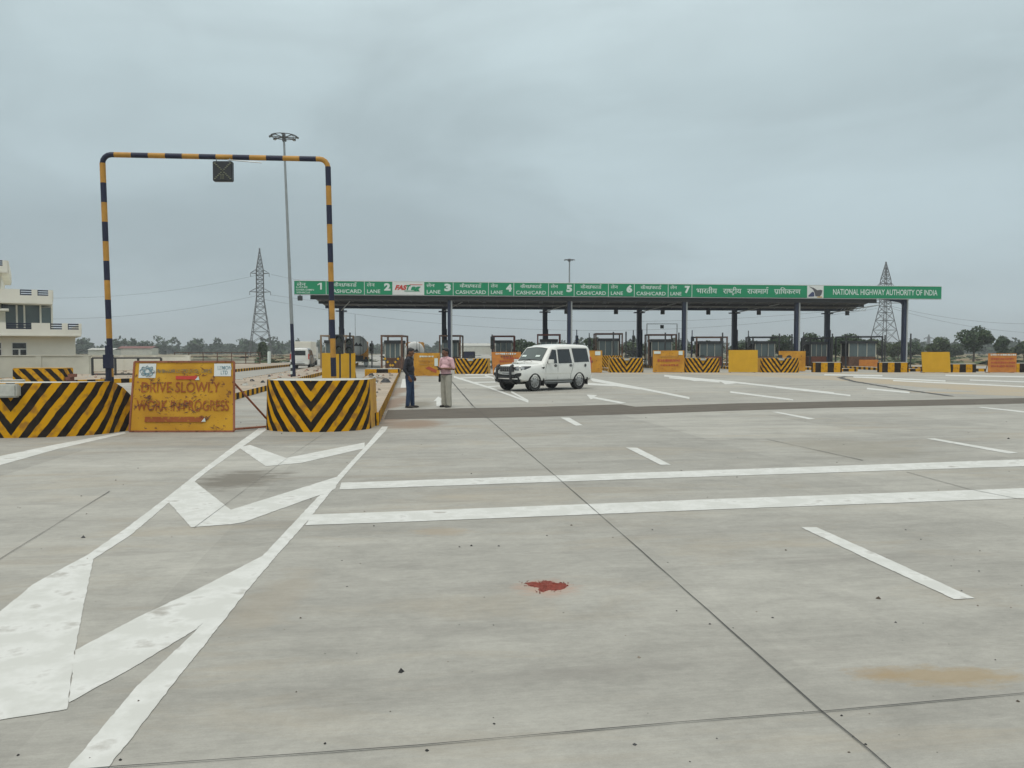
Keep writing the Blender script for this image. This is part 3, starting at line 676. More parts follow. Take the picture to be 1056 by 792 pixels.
# ------------------------------------------------------------------ DRIVE SLOWLY sign
def work_sign():
    yb = 1.63*830/(446-362); y0 = yb; xl, xr = XA(132, y0), XA(240, y0); wd = xr-xl; z1 = ZA(373, y0+.12)
    t = thing('road_works_sign', 'rusty yellow DRIVE SLOWLY WORK IN PROGRESS sign between the two near barriers', 'road sign', ((xl+xr)/2, y0, 0), R(.5))
    hw = wd/2; top = .985; z0 = .02
    def P(x, z, o=0): return (x*(1-(z/z1)*(1-.955))+.03*(z/z1), .12*z/z1-o, z)
    mb = MB(); mb.mesh([P(-hw, z0), P(hw, z0), P(hw, z1), P(-hw, z1), P(-hw, z0, -.02), P(hw, z0, -.02), P(hw, z1, -.02), P(-hw, z1, -.02)],
                       [(0, 1, 2, 3), (5, 4, 7, 6), (3, 2, 6, 7), (1, 0, 4, 5), (1, 5, 6, 2), (4, 0, 3, 7)], 'signyellow'); mb.build('sign_panel', t)
    fr = MB(); q = [P(-hw, z0), P(hw, z0), P(hw, z1), P(-hw, z1)]
    for a, b_ in zip(q, q[1:]+q[:1]): fr.tube([a, b_], .024, 'rustframe', 4)
    fr.build('frame', t)
    st = MB(); s1 = [P(hw-.03, z1*.72), (hw+.50, 1.0, .03)]
    st.tube(s1, .022, 'rustframe', 6); st.tube([P(-hw+.1, z1*.72), (-hw+.1, 1.0, .03)], .022, 'rustframe', 6)
    st.tube([(hw-.02, .02, .06), (hw+.50, 1.0, .03)], .022, 'rustframe', 6);  st.build('back_stand', t)
    mb = MB(); U = Vector(P(0, 1))-Vector(P(0, 0)); 
    def T(s, x0, x1, z, h, m, bold=.03, nm='lettering'):
        mb = MB(); place_text(mb, text_mesh(s, bold), x0, x1, z, h, m, org=P(0, 0, .012), up=(0.03*1, .12/z1, 1)); return mb.build(nm, t)
    k = wd/836    # metres per zoom unit (844 px wide zoom crop of the board)
    X = lambda u: (u-430)*k
    Z = lambda v: z1*(1-(v-45)/(612-45))
    T('DRIVE SLOWLY', X(92), X(722), Z(290), Z(205)-Z(290), 'faded_red', .010)
    T('WORK IN PROGRESS', X(60), X(800), Z(438), Z(352)-Z(438), 'faded_red', .010)
    T('PRABHAKAR CORPORATION OFFICE', X(205), X(650), Z(134), Z(105)-Z(134), 'greyprint', .02)
    for nm, x0, x1, za, zb in (('logo_sticker', 55, 196, 60, 175), ('name_sticker', 682, 822, 60, 162)):
        pb = MB(); pb.mesh([P(X(x0), Z(zb), .008), P(X(x1), Z(zb), .008), P(X(x1), Z(za), .008), P(X(x0), Z(za), .008)], [(0, 1, 2, 3)], 'signwhite'); o = pb.build(nm, t)
        if nm == 'logo_sticker':
            g = MB(); cx_, cz = X(125), Z(120)
            for kx in range(4):
                a = kx*math.pi/4
                pts = [P(cx_+.155*math.cos(b_)*math.cos(a)-.05*math.sin(b_)*math.sin(a), cz+.13*math.cos(b_)*math.sin(a)*.8+.05*math.sin(b_)*math.cos(a), .016) for b_ in [i*math.pi/8 for i in range(17)]]
                g.tube(pts, .008, 'blueprint', 4)
            g.build('emblem', o)
        else:
            g = MB(); place_text(g, text_mesh('LEMON', .01), X(695), X(808), Z(108), .075, 'blueprint', org=P(0, 0, .014), up=(.03, .12/z1, 1)); place_text(g, text_mesh('LTD', .01), X(722), X(778), Z(146), .075, 'blueprint', org=P(0, 0, .014), up=(.03, .12/z1, 1)); g.build('sticker_lettering', o)
    for (x0, x1, za, zb, tip) in ((365, 540, 160, 188, 20), (130, 600, 487, 530, 40)):
        a = MB(); zm = (za+zb)/2
        a.mesh([P(X(x0), Z(zb), .014), P(X(x1-20), Z(zb), .014), P(X(x1-20), Z(za), .014), P(X(x0), Z(za), .014), P(X(x1+tip), Z(zm), .014), P(X(x1-20), Z(za-10), .014), P(X(x1-20), Z(zb+10), .014)], [(0, 1, 2, 3), (6, 4, 5)], 'faded_red' if tip == 40 else 'red'); a.build('red_arrow', t)
        pt = MB(); c_ = P(X(x1+6), Z(zm+6), .02); pt.poly([(c_[0]-.05, c_[1], c_[2]-.03), (c_[0]+.04, c_[1], c_[2]-.03), (c_[0]+.02, c_[1], c_[2]+.05)], 'letter'); pt.build('paint_chip', t)
    # scrapes and burnt looking smears
    random.seed(21); sm = MB()
    for (u, v, n_, r_) in ((130, 330, 26, 28), (170, 395, 22, 40), (400, 385, 34, 60), (520, 438, 12, 28), (450, 400, 20, 30), (620, 495, 10, 25), (240, 200, 14, 60), (110, 240, 10, 25), (560, 320, 8, 40), (700, 575, 5, 12), (300, 350, 8, 40), (590, 150, 6, 20), (500, 130, 10, 60), (260, 440, 12, 50), (680, 380, 5, 40)):
        for i in range(n_):
            uu, vv = u+random.gauss(0, r_), v+random.gauss(0, r_*.35); s = random.uniform(.006, .02); a = random.uniform(-.7, .7); l = s*random.uniform(1, 4)
            pz = Vector(P(X(uu), Z(vv), .018)); d = Vector((math.cos(a)*l, 0, math.sin(a)*l)); e_ = Vector((-math.sin(a)*s, 0, math.cos(a)*s))*.5
            sm.poly([pz-d-e_*.3, pz+d*.2-e_, pz+d+e_*.2, pz+e_], random.choice(['rust', 'rustred', 'faded_red', 'rust']))
    sm.build('paint_scrapes', t)
work_sign()

# ------------------------------------------------------------------ height gantry
def band_tube(mb, pts, r, seg, first=0, n=12):
    # split the path in bands of length seg, alternating colours
    P = [Vector(p) for p in pts]; L_ = [0]
    for a, b_ in zip(P, P[1:]): L_.append(L_[-1]+(b_-a).length)
    def at(s):
        for i in range(len(P)-1):
            if s <= L_[i+1]+1e-9: return P[i].lerp(P[i+1], (s-L_[i])/(L_[i+1]-L_[i]))
        return P[-1]
    s = 0; k = first
    while s < L_[-1]-1e-6:
        e_ = min(L_[-1], s+seg)
        q = [at(s)]+[P[i] for i in range(len(P)) if s+1e-6 < L_[i] < e_-1e-6]+[at(e_)]
        mb.tube(q, r, ('amber', 'navy')[k % 2], n, cap=False); s = e_; k += 1
def gantry():
    y = 18.0; zt = ZA(158.5, y)
    xl, xr = XA(114.5, y), XA(345.5, y+.35)
    t = thing('height_gantry', 'tall black and amber banded pipe gantry framing the blocked lane at the left', 'gantry', (xl, y, 0), math.atan2(.35, xr-xl))
    wd = math.hypot(xr-xl, .35)
    lean = -.10
    def leg(x, sgn, first):
        mb = MB(); band_tube(mb, [(x+lean, 0, zt-.21), (x, 0, .2)], .062, .43, first); mb.tube([(x, 0, .2), (x, 0, .23)], .2, 'navy', 12); mb.build('leg', t, smooth=True)
    # corner bends
    leg(0, 1, 0); leg(wd-.02, -1, 1)
    mb = MB()
    c = [(lean+.0, 0, zt-.21)]+[(lean+.19*(1-math.cos(a)), 0, zt-.21+.19*math.sin(a)) for a in (R(22), R(45), R(68), R(90))]
    zr = zt-.02
    d = [(wd-.02+lean-.19*(1-math.cos(a)), 0, zr-.21+.19*math.sin(a)) for a in (R(90), R(68), R(45), R(22), 0)]
    pl = sum((Vector(q)-Vector(p)).length for p, q in zip(c+d, (c+d)[1:])); band_tube(mb, c+d, .058, pl/14.001, 1); mb.build('cross_pipe', t, smooth=True)
    # signal box
    sx_ = (XA(233, 18.1)-xl)+0; b_ = thing('lane_signal', 'square black lane signal with a dotted X hanging from the banded gantry', 'signal', (XA(233, 18.15), 18.15, ZA(177, 18.15)), R(1))
    B('housing', b_, ((0, 0, 0), (.43, .14, .44)), m='dark', bevel=.015)
    ml = MB(); 
    for i in range(-5, 6):
        for s in (1, -1):
            ml.ell((i*.034, -.075, i*.034*s), (.014, .008, .014), 'ledoff', seg=6, rings=4)
            ml.ell((i*.034+.02, -.075, i*.034*s), (.012, .008, .012), 'ledoff', seg=6, rings=4)
    for i in range(0, 4):
        for j in range(-1, 2): ml.ell((j*.03, -.075, -.08-i*.03), (.011, .008, .011), 'ledoff', seg=6, rings=4)
    ml.build('dot_matrix', b_)
    hg = MB(); hg.tube([(-.15, 0, .2), (-.15, 0, .34)], .012, 'steel', 6); hg.tube([(.15, 0, .2), (.15, 0, .34)], .012, 'steel', 6); hg.tube([(.1, 0, .26), (.85, 0, .20)], .012, 'steel', 5); hg.build('hanger', b_)
    return t
M['ledoff'] = mat('led_off', (.20, .21, .14), .5)
gantry()
mb = MB(); mb.tube([(0, 0, 0), (0, 0, 1.55)], .065, 'navy', 10); mb.box((0, 0, .02), (.3, .3, .04), 'navy'); mb.box((0, -.0, 1.2), (.16, .16, .3), 'navy')
o = mb.build('signal_post', smooth=False); o.location = (XA(111.5, 17.6), 17.6, .2); tag(o, 'short dark post right beside the left gantry leg', 'post')

# ------------------------------------------------------------------ lamp masts
def mast(name, label, px, y, ytop, r0, r1, lean, base_dark, ring):
    H = ZA(ytop, y); t = thing(name, label, 'lamp mast', (XA(px, y), y, 0))
    m1 = MB(); zd = base_dark; m1.tube([(0, 0, 0), (lean*zd/H, 0, zd)], r0, 'navy', 10, r0*.93) if zd else None
    if zd: m1.build('painted_base', t, smooth=True)
    m2 = MB(); m2.tube([(lean*zd/H, 0, zd), (lean, 0, H)], r0*.93, 'steel', 10, r1); m2.build('pole', t, smooth=True)
    hd = MB()
    for k in range(24):
        a, b_ = 2*math.pi*k/24, 2*math.pi*(k+1)/24; hd.tube([(lean+ring*math.cos(a), ring*math.sin(a), H+.02), (lean+ring*math.cos(b_), ring*math.sin(b_), H+.02)], .025, 'tower', 5)
    for k in range(8):
        a = 2*math.pi*k/8+.2; hd.tube([(lean, 0, H-.05), (lean+ring*math.cos(a), ring*math.sin(a), H+.02)], .03, 'tower', 4)
    hd.tube([(lean, 0, H-.25), (lean, 0, H+.15)], r1*1.8, 'tower', 8); hd.build('head_ring', t)
    for k in range(8):
        a = 2*math.pi*k/8+.2; lm = MB(); rm = Matrix.Rotation(a, 3, 'Z') @ Matrix.Rotation(R(18), 3, 'Y'); c_ = Vector((lean+ring*1.0*math.cos(a), ring*1.0*math.sin(a), H+.0))
        lm.box(c_, (.20, .17, .06), 'tower', mx=rm); lm.box(c_-Vector((0, 0, .045)), (.16, .13, .02), 'lampglass', mx=rm); lm.build('floodlight', t)
    return t
mast('lamp_mast', 'tall grey lamp mast with a dark blue foot, beside the banded gantry leg', 303, 45, 141, .105, .055, -.42, ZA(334, 45), .70)
mast('lamp_mast', 'distant lamp mast rising behind the canopy above the lane 5 sign', 587, 120, 268, .16, .10, 0, 0, .75)
t = thing('marker_post', 'black and white banded marker post at the foot of the tall lamp mast', 'post', (XA(300.3, 44), 44, .2))
mb = MB()
for i in range(5): mb.tube([(0, 0, i*.17), (0, 0, i*.17+.17)], .05, ('dark', 'letter')[i % 2], 8, cap=i == 4)
mb.build('banded_tube', t)

# ------------------------------------------------------------------ toll canopy
AX = A(304, 362, 71); ang = math.atan2(6.5, 60.4)
CU = Vector((math.cos(ang), math.sin(ang), 0)); CV = Vector((-CU.y, CU.x, 0)); OR = Vector((AX.x, 71, 0))
def uf(px, v=0):
    s = (px-528)/FPX; # (OR + u CU + v CV).x = s*k*(..).y   (k from pitch is negligible: use A at eye level)
    kx = XA(px, 1.0)
    o = OR+CV*v; return (kx*o.y-o.x)/(CU.x-kx*CU.y)
can = thing('toll_canopy', 'long dark toll canopy on navy columns carrying the green lane sign', 'canopy', OR, ang)
ZB, ZT = 6.62, 7.80
zb = lambda u: ZB
uL, uR = uf(320), uf(905)
mb = MB(); 
uL2, uR2 = uf(336, 16.2), uf(879, 16.2)
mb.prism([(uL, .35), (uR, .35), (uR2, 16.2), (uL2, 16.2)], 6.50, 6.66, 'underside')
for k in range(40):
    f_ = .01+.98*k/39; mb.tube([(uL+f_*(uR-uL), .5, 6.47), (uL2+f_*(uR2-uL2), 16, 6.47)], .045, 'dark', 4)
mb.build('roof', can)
fa = MB()
for v, z, h in ((.42, 6.35, .30), (16.1, 6.40, .34), (8.2, 6.38, .22)): f_ = (v-.35)/15.85; ua, ub = uL+f_*(uL2-uL), uR+f_*(uR2-uR); fa.box(((ua+ub)/2, v, z), (ub-ua, .12, h), 'navycol' if v > 16 else 'dark')
fa.build('edge_beam', can)
fr = MB()   # raking end pieces
for s, u in ((-1, uL), (1, uR)):
            pass
for k in range(9): fr.tube([(uR2-3+k*.35, 13.5, 6.15), (uR2-2.7+k*.35, 13.5, 6.46)], .03, 'greyflange', 4)
fr.tube([(uR2-3, 13.5, 6.15), (uR2, 13.5, 6.15)], .035, 'greyflange', 4)
fr.build('end_bracing', can)
for px in (342, 464.5, 588, 706.5, 822.5, 933.5):
    u = uf(px, .6); mb = MB(); mb.box((u-.10, .75, 3.3), (.28, .40, 6.6), 'navycol'); mb.box((u+.115, .60, 3.3), (.13, .16, 6.6), 'greyflange'); mb.box((u, .7, .15), (.7, .7, .3), 'whitec'); mb.build('column', can)
    if px == 933.5:
        a = MB(); a.mesh([(u-2.6, .7, 6.6), (u-.1, .7, 6.6), (u-.1, .7, 5.9), (u-.5, .7, 6.3), (u-2.6, .85, 6.6), (u-.1, .85, 6.6), (u-.1, .85, 5.9), (u-.5, .85, 6.3)], [(0, 3, 2, 1), (4, 5, 6, 7), (0, 4, 7, 3), (3, 7, 6, 2), (1, 2, 6, 5)], 'navycol'); a.build('bracket', can)
for px in (352.5, 458, 562, 659, 757, 852.5):
    u = uf(px, 14.4); mb = MB(); mb.box((u, 14.4, 3.15), (.48, .45, 6.3), 'navycol'); mb.box((u+.2, 14.15, 2), (.22, .08, 4), 'navy'); mb.box((u, 14.4, 5.86), (1.15, .55, .12), 'navycol'); mb.box((u, 14.4, 6.1), (.45, .4, .5), 'navycol'); mb.build('column', can)
    br = MB(); br.tube([(u, 14.2, 5.9), (u+1.6, 6.5, 6.42)], .05, 'greyflange', 5); br.build('brace', can)
for px in (310,):
    B('lane_light', can, ((uf(px, .1), .12, 6.28), (.42, .2, .42)), m='dark', bevel=.02); B('lamp_bracket', can, ((uf(px, .1), .12, 6.55), (.08, .08, .16)))
for px in (436, 499, 558, 623):
    B('floodlight', can, ((uf(px, .9), .9, 6.18), (.42, .3, .28)), m='tower', bevel=.02)
for px in (584, 635, 683, 730, 782, 873, 562):
    u = uf(px, 15.9); o = B('lane_light', can, ((u, 15.9, 5.98), (.46, .16, .46)), m='dark', bevel=.02)
    MBx = MB(); MBx.tube([(u, 15.9, 6.2), (u, 15.9, 6.42)], .04, 'dark', 6); MBx.build('hanger', o)
# sign
panels = [(304, 337, 'lane', '1'), (337, 376.3, 'cash', ''), (376.3, 405.3, 'lane', '2'), (405.3, 437.5, 'tag', ''), (437.5, 467.5, 'lane', '3'), (467.5, 503.8, 'cash', ''), (503.8, 529.8, 'lane', '4'),
          (529.8, 565.5, 'cash', ''), (565.5, 591.8, 'lane', '5'), (591.8, 627, 'cash', ''), (627, 653.6, 'lane', '6'), (653.6, 688.4, 'cash', ''), (688.4, 712.8, 'lane', '7'), (712.8, 831.5, 'hindi', ''), (831.5, 847.8, 'logo', ''), (847.8, 969.5, 'eng', '')]
Hlane = hindi(['ले', 'न']); Hcash = hindi(['कै', 'श', '/', 'का', 'ड', '^'])
Hmain = hindi(['भा', 'र', 'ती', 'य', '   ', 'रा', '~ष', 'ट', 'v', 'ी', 'य', '   ', 'रा', 'ज', 'मा', 'ग', '^', '   ', 'प', 'r', 'ा', 'ि', 'ध', 'क', 'र', 'ण'])
HH = ZT-ZB; HINDI += [Hlane, Hcash, Hmain]
for a, b_, kind, num in panels:
    u0, u1 = uf(a)+.02, uf(b_)-.02; white = kind in ('tag', 'logo'); dz = .015*(u0/60)
    mb = MB(); mb.box(((u0+u1)/2, .08, (ZB+ZT)/2), (u1-u0, .24, HH-.04), 'signwhite' if white else 'green')
    pn = mb.build('sign_panel', can); tx = MB(); org = (0, -.052, ZB); W = u1-u0
    pn['label'] = {'lane': 'green panel reading LANE '+num, 'cash': 'green panel reading CASH/CARD', 'tag': 'white panel with the red and green slanted lettering', 'hindi': 'long green panel with Hindi lettering', 'logo': 'small white panel with a dark emblem', 'eng': 'green panel reading NATIONAL HIGHWAY AUTHORITY OF INDIA'}[kind]
    T = lambda s, x0, x1, z, h, m='letter', al='fit', bold=.012: place_text(tx, text_mesh(s, bold), u0+x0*W, u0+x1*W, z*HH, h*HH, m, org=org, align=al)
    if kind == 'lane':
        place_text(tx, Hlane, u0+.08*W, u0+.36*W, .62*HH, .25*HH, 'letter', org=org)
        if num == '1':
            T('LANE', .07, .42, .47, .13); T('OVER DIMN', .06, .62, .27, .13); T('VEHICLE', .06, .5, .08, .12)
            tx.box((u0+.845*W, -.056, ZB+.61*HH), (.15, .01, .5*HH), 'letter'); tx.poly([(u0+.845*W-.07, -.0585, ZB+.86*HH), (u0+.845*W-.30, -.0585, ZB+.76*HH), (u0+.845*W-.30, -.0585, ZB+.67*HH), (u0+.845*W-.07, -.0585, ZB+.75*HH)], 'letter')
        else:
            T('LANE', .09, .56, .13, .27); T(num, .70, .93, .36, .5, bold=.06)
    elif kind == 'cash':
        place_text(tx, Hcash, u0+.18*W, u0+.80*W, .60*HH, .26*HH, 'letter', org=org); T('CASH/CARD', .06, .93, .12, .28)
    elif kind == 'tag':
        for s, x0, x1, m in (('FAS', .06, .46, 'red'), ('T', .43, .58, 'green'), ('ag', .58, .90, 'green')):
            V, F = text_mesh(s, .06); V = [Vector((v.x+v.y*.3, v.y, 0)) for v in V]; place_text(tx, (V, F), u0+x0*W, u0+x1*W, .40*HH, .34*HH, m, org=org)
        tx.box((u0+.62*W, -.055, ZB+.30*HH), (.5*W, .01, .07), 'green'); tx.box((u0+.75*W, -.055, ZB+.78*HH), (.42*W, .01, .05), 'red')
    elif kind == 'hindi': place_text(tx, Hmain, u0+.037*W, u0+.94*W, .30*HH, .42*HH, 'letter', org=org)
    elif kind == 'eng': T('NATIONAL HIGHWAY AUTHORITY OF INDIA', .08, .965, .28, .46)
    else:
        Q = lambda pts, m: tx.poly([(u0+x*W, -.056, ZB+z*HH) for x, z in pts], m)
        Q([(.08, .92), (.40, .80), (.62, .62), (.85, .66), (.96, .60), (.90, .30), (.78, .12), (.5, .14), (.46, .40), (.34, .68)], 'emblem')
        Q([(.05, .2), (.3, .5), (.42, .44), (.44, .12), (.06, .1)], 'emblemblue'); Q([(.62, .05), (.95, .05), (.93, .12), (.62, .1)], 'board')
    lt = tx.build('lettering', pn) if tx.f else None
fr = MB(); u0, u1 = uf(304), uf(969.5)
fr.box(((u0+u1)/2, .08, ZT+.02), (u1-u0, .26, .05), 'signwhite'); fr.box(((u0+u1)/2, .08, ZB-.03), (u1-u0, .26, .05), 'greyflange')
for a, *_ in panels[1:]: fr.box((uf(a), .07, (ZB+ZT)/2), (.045, .26, HH), 'letter')
fr.build('sign_frame', can)
# >>>P2

# ------------------------------------------------------------------ toll booths
def make_booth(label, px, y, wpx, frame='rust', ytop=346, glassm='glasspale', diag=False, lower='rust'):
    X = XA(px, y); w_ = wpx*y/FPX; H = ZA(ytop, y)-.2
    t = thing('toll_booth', label, 'toll booth', (X, y, .2), R(-2), 'toll booths on the lane islands')
    hw = w_/2
    f = MB()
    for yy in (0, 2.6):
        for sx_ in (-1, 1): f.box((sx_*hw, yy, H/2), (.13, .13, H), frame)
        f.box((0, yy, H-.06), (w_+.13, .128, .125), frame)
    for sx_ in (-1, 1): f.box((sx_*hw, 1.3, H-.06), (.12, 2.48, .12), frame)
    f.build('portal_frame', t, bevel=.008)
    bw = w_*.74; bh = H*.80
    B('base_wall', t, ((0, 1.4, .45), (bw, 2.0, .9)), m=lower)
    B('roof', t, ((0, 1.4, bh), (bw*1.12, 2.3, .26)), m='dark', bevel=.02)
    g = MB()
    for sx_ in (-1, 1):
        for yy in (.4, 2.4): g.box((sx_*bw/2, yy, (bh+.9)/2), (.07, .07, bh-.9), 'wall')
    for x in (-bw*.17, bw*.17): g.box((x, .4, (bh+.9)/2), (.05, .06, bh-.9), 'wall')
    g.build('window_frame', t)
    n = 3
    for i in range(n):
        x0 = -bw/2+bw*i/n+.04; x1 = -bw/2+bw*(i+1)/n-.04
        B('window_pane', t, (((x0+x1)/2, .42, (bh+.78)/2), (x1-x0, .02, bh-1.04)), m=glassm)
    B('rear_wall', t, ((0, 2.38, (bh+.78)/2), (bw-.1, .04, bh-1.04)), m='dark' if i else 'dark')
    if diag:
        for sx_ in (-1, 1):
            mb = MB(); rm = Matrix.Rotation(sx_*R(40), 3, 'Y')
            for k in range(6): mb.box(rm@Vector((0, 0, k*.16-.4))+Vector((sx_*.35, -.1, .65)), (.14, .05, .16), ('board', 'dark')[k % 2], mx=rm)
            mb.build('striped_arm', t)
    return t
make_booth('pale brown framed booth rising behind the yellow board and black traffic lights', 344, 66, 26, 'wood', 345.5)
make_booth('brown framed toll booth left of the dark shirted man, striped arms crossed in front', 404, 62, 21, 'rust', 345.5, diag=True)
make_booth('toll booth in a brown frame behind the pink shirted man at the lane 3 columns', 464, 74, 21, 'rust', 345.5)
make_booth('toll booth in a red brown frame above the orange barricade', 519, 78, 22, 'rustred', 346)
make_booth('toll booth in a red brown frame right behind the white car roof', 566, 78, 23, 'rustred', 344.5)
make_booth('dark brown framed toll booth just right of the white car below the lane 6 sign', 628, 77, 27, 'rust', 343.5)
make_booth('toll booth under the thin goalpost frame and the lane 6 and 7 signs', 683, 77, 28, 'rust', 344.5)
make_booth('toll booth behind the chevron barrier right of the tall lane 7 column', 734, 77, 31, 'rust', 347, lower='rustred')
make_booth('toll booth between the plain yellow board and the holed yellow board', 790, 78, 27, 'dark', 347)
make_booth('toll booth with bare pale window frames next to the last rear column', 846, 79, 21, 'dark', 348, lower='brick')
make_booth('toll booth in a dark frame below the left half of the English sign', 891, 76, 37, 'dark', 346.5, lower='rust')
# thin goalpost frame
t = thing('goalpost_gantry', 'thin pale goalpost frame with a small dark signal rising above a booth', 'lane frame', (XA(682.5, 84), 84, .2))
wd = 31*84/FPX; H = ZA(334, 84)-.2
mb = MB(); mb.tube([(-wd/2, 0, 0), (-wd/2, 0, H), (wd/2, 0, H), (wd/2, 0, 0)], .055, 'steel', 6); mb.build('pipe_frame', t)
B('lane_light', t, ((0, 0, H-.3), (.36, .12, .36)))

# ------------------------------------------------------------------ signal posts
def signal(label, px, y, ytop, ybot, head=(0, 0), hw=.34, m='navy', lamps=2, r=.05, arm=False):
    z0 = max(.0, ZA(ybot, y)); H = ZA(ytop, y)-z0
    t = thing('signal_post', label, 'signal post', (XA(px, y), y, z0))
    mb = MB(); mb.tube([(0, 0, 0), (0, 0, H)], r, m, 8); mb.box((0, 0, .02), (.3, .3, .04), m); mb.build('pole', t, smooth=False)
    if head[1]:
        a, b_ = ZA(head[0], y)-z0, ZA(head[1], y)-z0
        h = MB(); h.box((0, -.12, (a+b_)/2), (hw, .2, a-b_), m); h.build('signal_head', t, bevel=.02)
        for k in range(lamps):
            z = b_+(a-b_)*(k+.5)/lamps; l = MB(); l.ell((0, -.225, z), (hw*.36, .03, hw*.36), 'lens'); ln = l.build('lamp', t, smooth=True)
            v = MB(); 
            for q in range(6):
                a0, a1 = R(-10+q*200/6), R(-10+(q+1)*200/6); rr = hw*.42
                v.poly([(rr*math.cos(a0), -.22, z+rr*math.sin(a0)), (rr*math.cos(a1), -.22, z+rr*math.sin(a1)), (rr*math.cos(a1), -.40, z+rr*math.sin(a1)), (rr*math.cos(a0), -.40, z+rr*math.sin(a0))], m)
            v.build('visor', ln)
    if arm:
        a = MB(); a.box((0, 0, H*.42), (1.0, .08, .1), m); a.build('arm', t)
    return t
signal('black traffic light right beside the banded gantry leg, behind the yellow board', 350.5, 45.6, 337, 391, (345, 365), .46, 'dark')
signal('black traffic light on a thin post before the right end of the yellow board', 361, 44.6, 343, 392, (349, 364.5), .42, 'dark')
signal('slim traffic light standing alone between the yellow board and the first booth', 383.5, 58, 351.5, 384.5, (354, 364), .26, 'dark')
signal('dark traffic light at the left side of the booth above the orange barricade', 507.5, 66, 345, 378, (347, 360), .26, 'dark', 2, .05)
SG = [(594.7, 66, 340, (346, 354), 'blue lane signal right behind the roof of the white car'), (607.6, 66, 343.5, (349, 358), 'dark lane signal above the narrow worn barricade'),
      (653, 66, 340.5, (346, 353), 'dark lane signal just left of the lane 6 rear column'), (713.6, 66, 340.5, (347, 352), 'blue lane signal just right of the lane 7 column'),
      (771.6, 66, 341, (347, 361), 'dark lane signal rising behind the clean plain yellow board'), (828.5, 66, 342.5, (347, 360), 'dark lane signal just right of the pale edged column beside the holed yellow board')]
for px, y, yt, hd, lab in SG: signal(lab, px, y, yt, 378, hd, .22, 'navycol' if 'blue' in lab else 'dark', 2, .04, arm=(px in (607.6, 653, 828.5)))
PO = [(645.5, 342, 'plain dark post above the middle of the chevron barrier right of the car'), (632.5, 342.3, 'plain dark post in front of the booth right of the white car'), (700, 343, 'plain dark post left of the lane 7 column'), (686, 343, 'plain dark post in front of the booth with the goalpost frame'),
      (745, 343, 'plain dark post right of the booth next to the lane 7 column'), (803.5, 344, 'plain dark post left of the holed yellow board'), (816.5, 344.5, 'plain dark post close left of the column under the Hindi sign'),
      (858.2, 344, 'plain dark post right of the last rear column'), (872, 344.5, 'plain dark post at the left leg of the booth under the English sign'), (912.5, 345.5, 'plain dark post at the right leg of the booth under the English sign'), (939, 344, 'plain dark post hard by the right side of the last canopy column')]
for px, yt, lab in PO: 
    o = signal(lab, px, 70, yt, 379, r=.065, m='dark')
    o['group'] = 'plain posts along the lanes'

# ------------------------------------------------------------------ pale box cabinets on near island etc
t = thing('cabinet', 'small dark cabinet standing on the chevron barrier right of the pink shirted man', 'cabinet', (XA(484, 60), 60, 1.0))
B('housing', t, ((0, 0, .3), (.85, .5, .6)), m='dark', bevel=.03); B('door', t, ((0, -.262, .3), (.7, .02, .5)), m='navy')

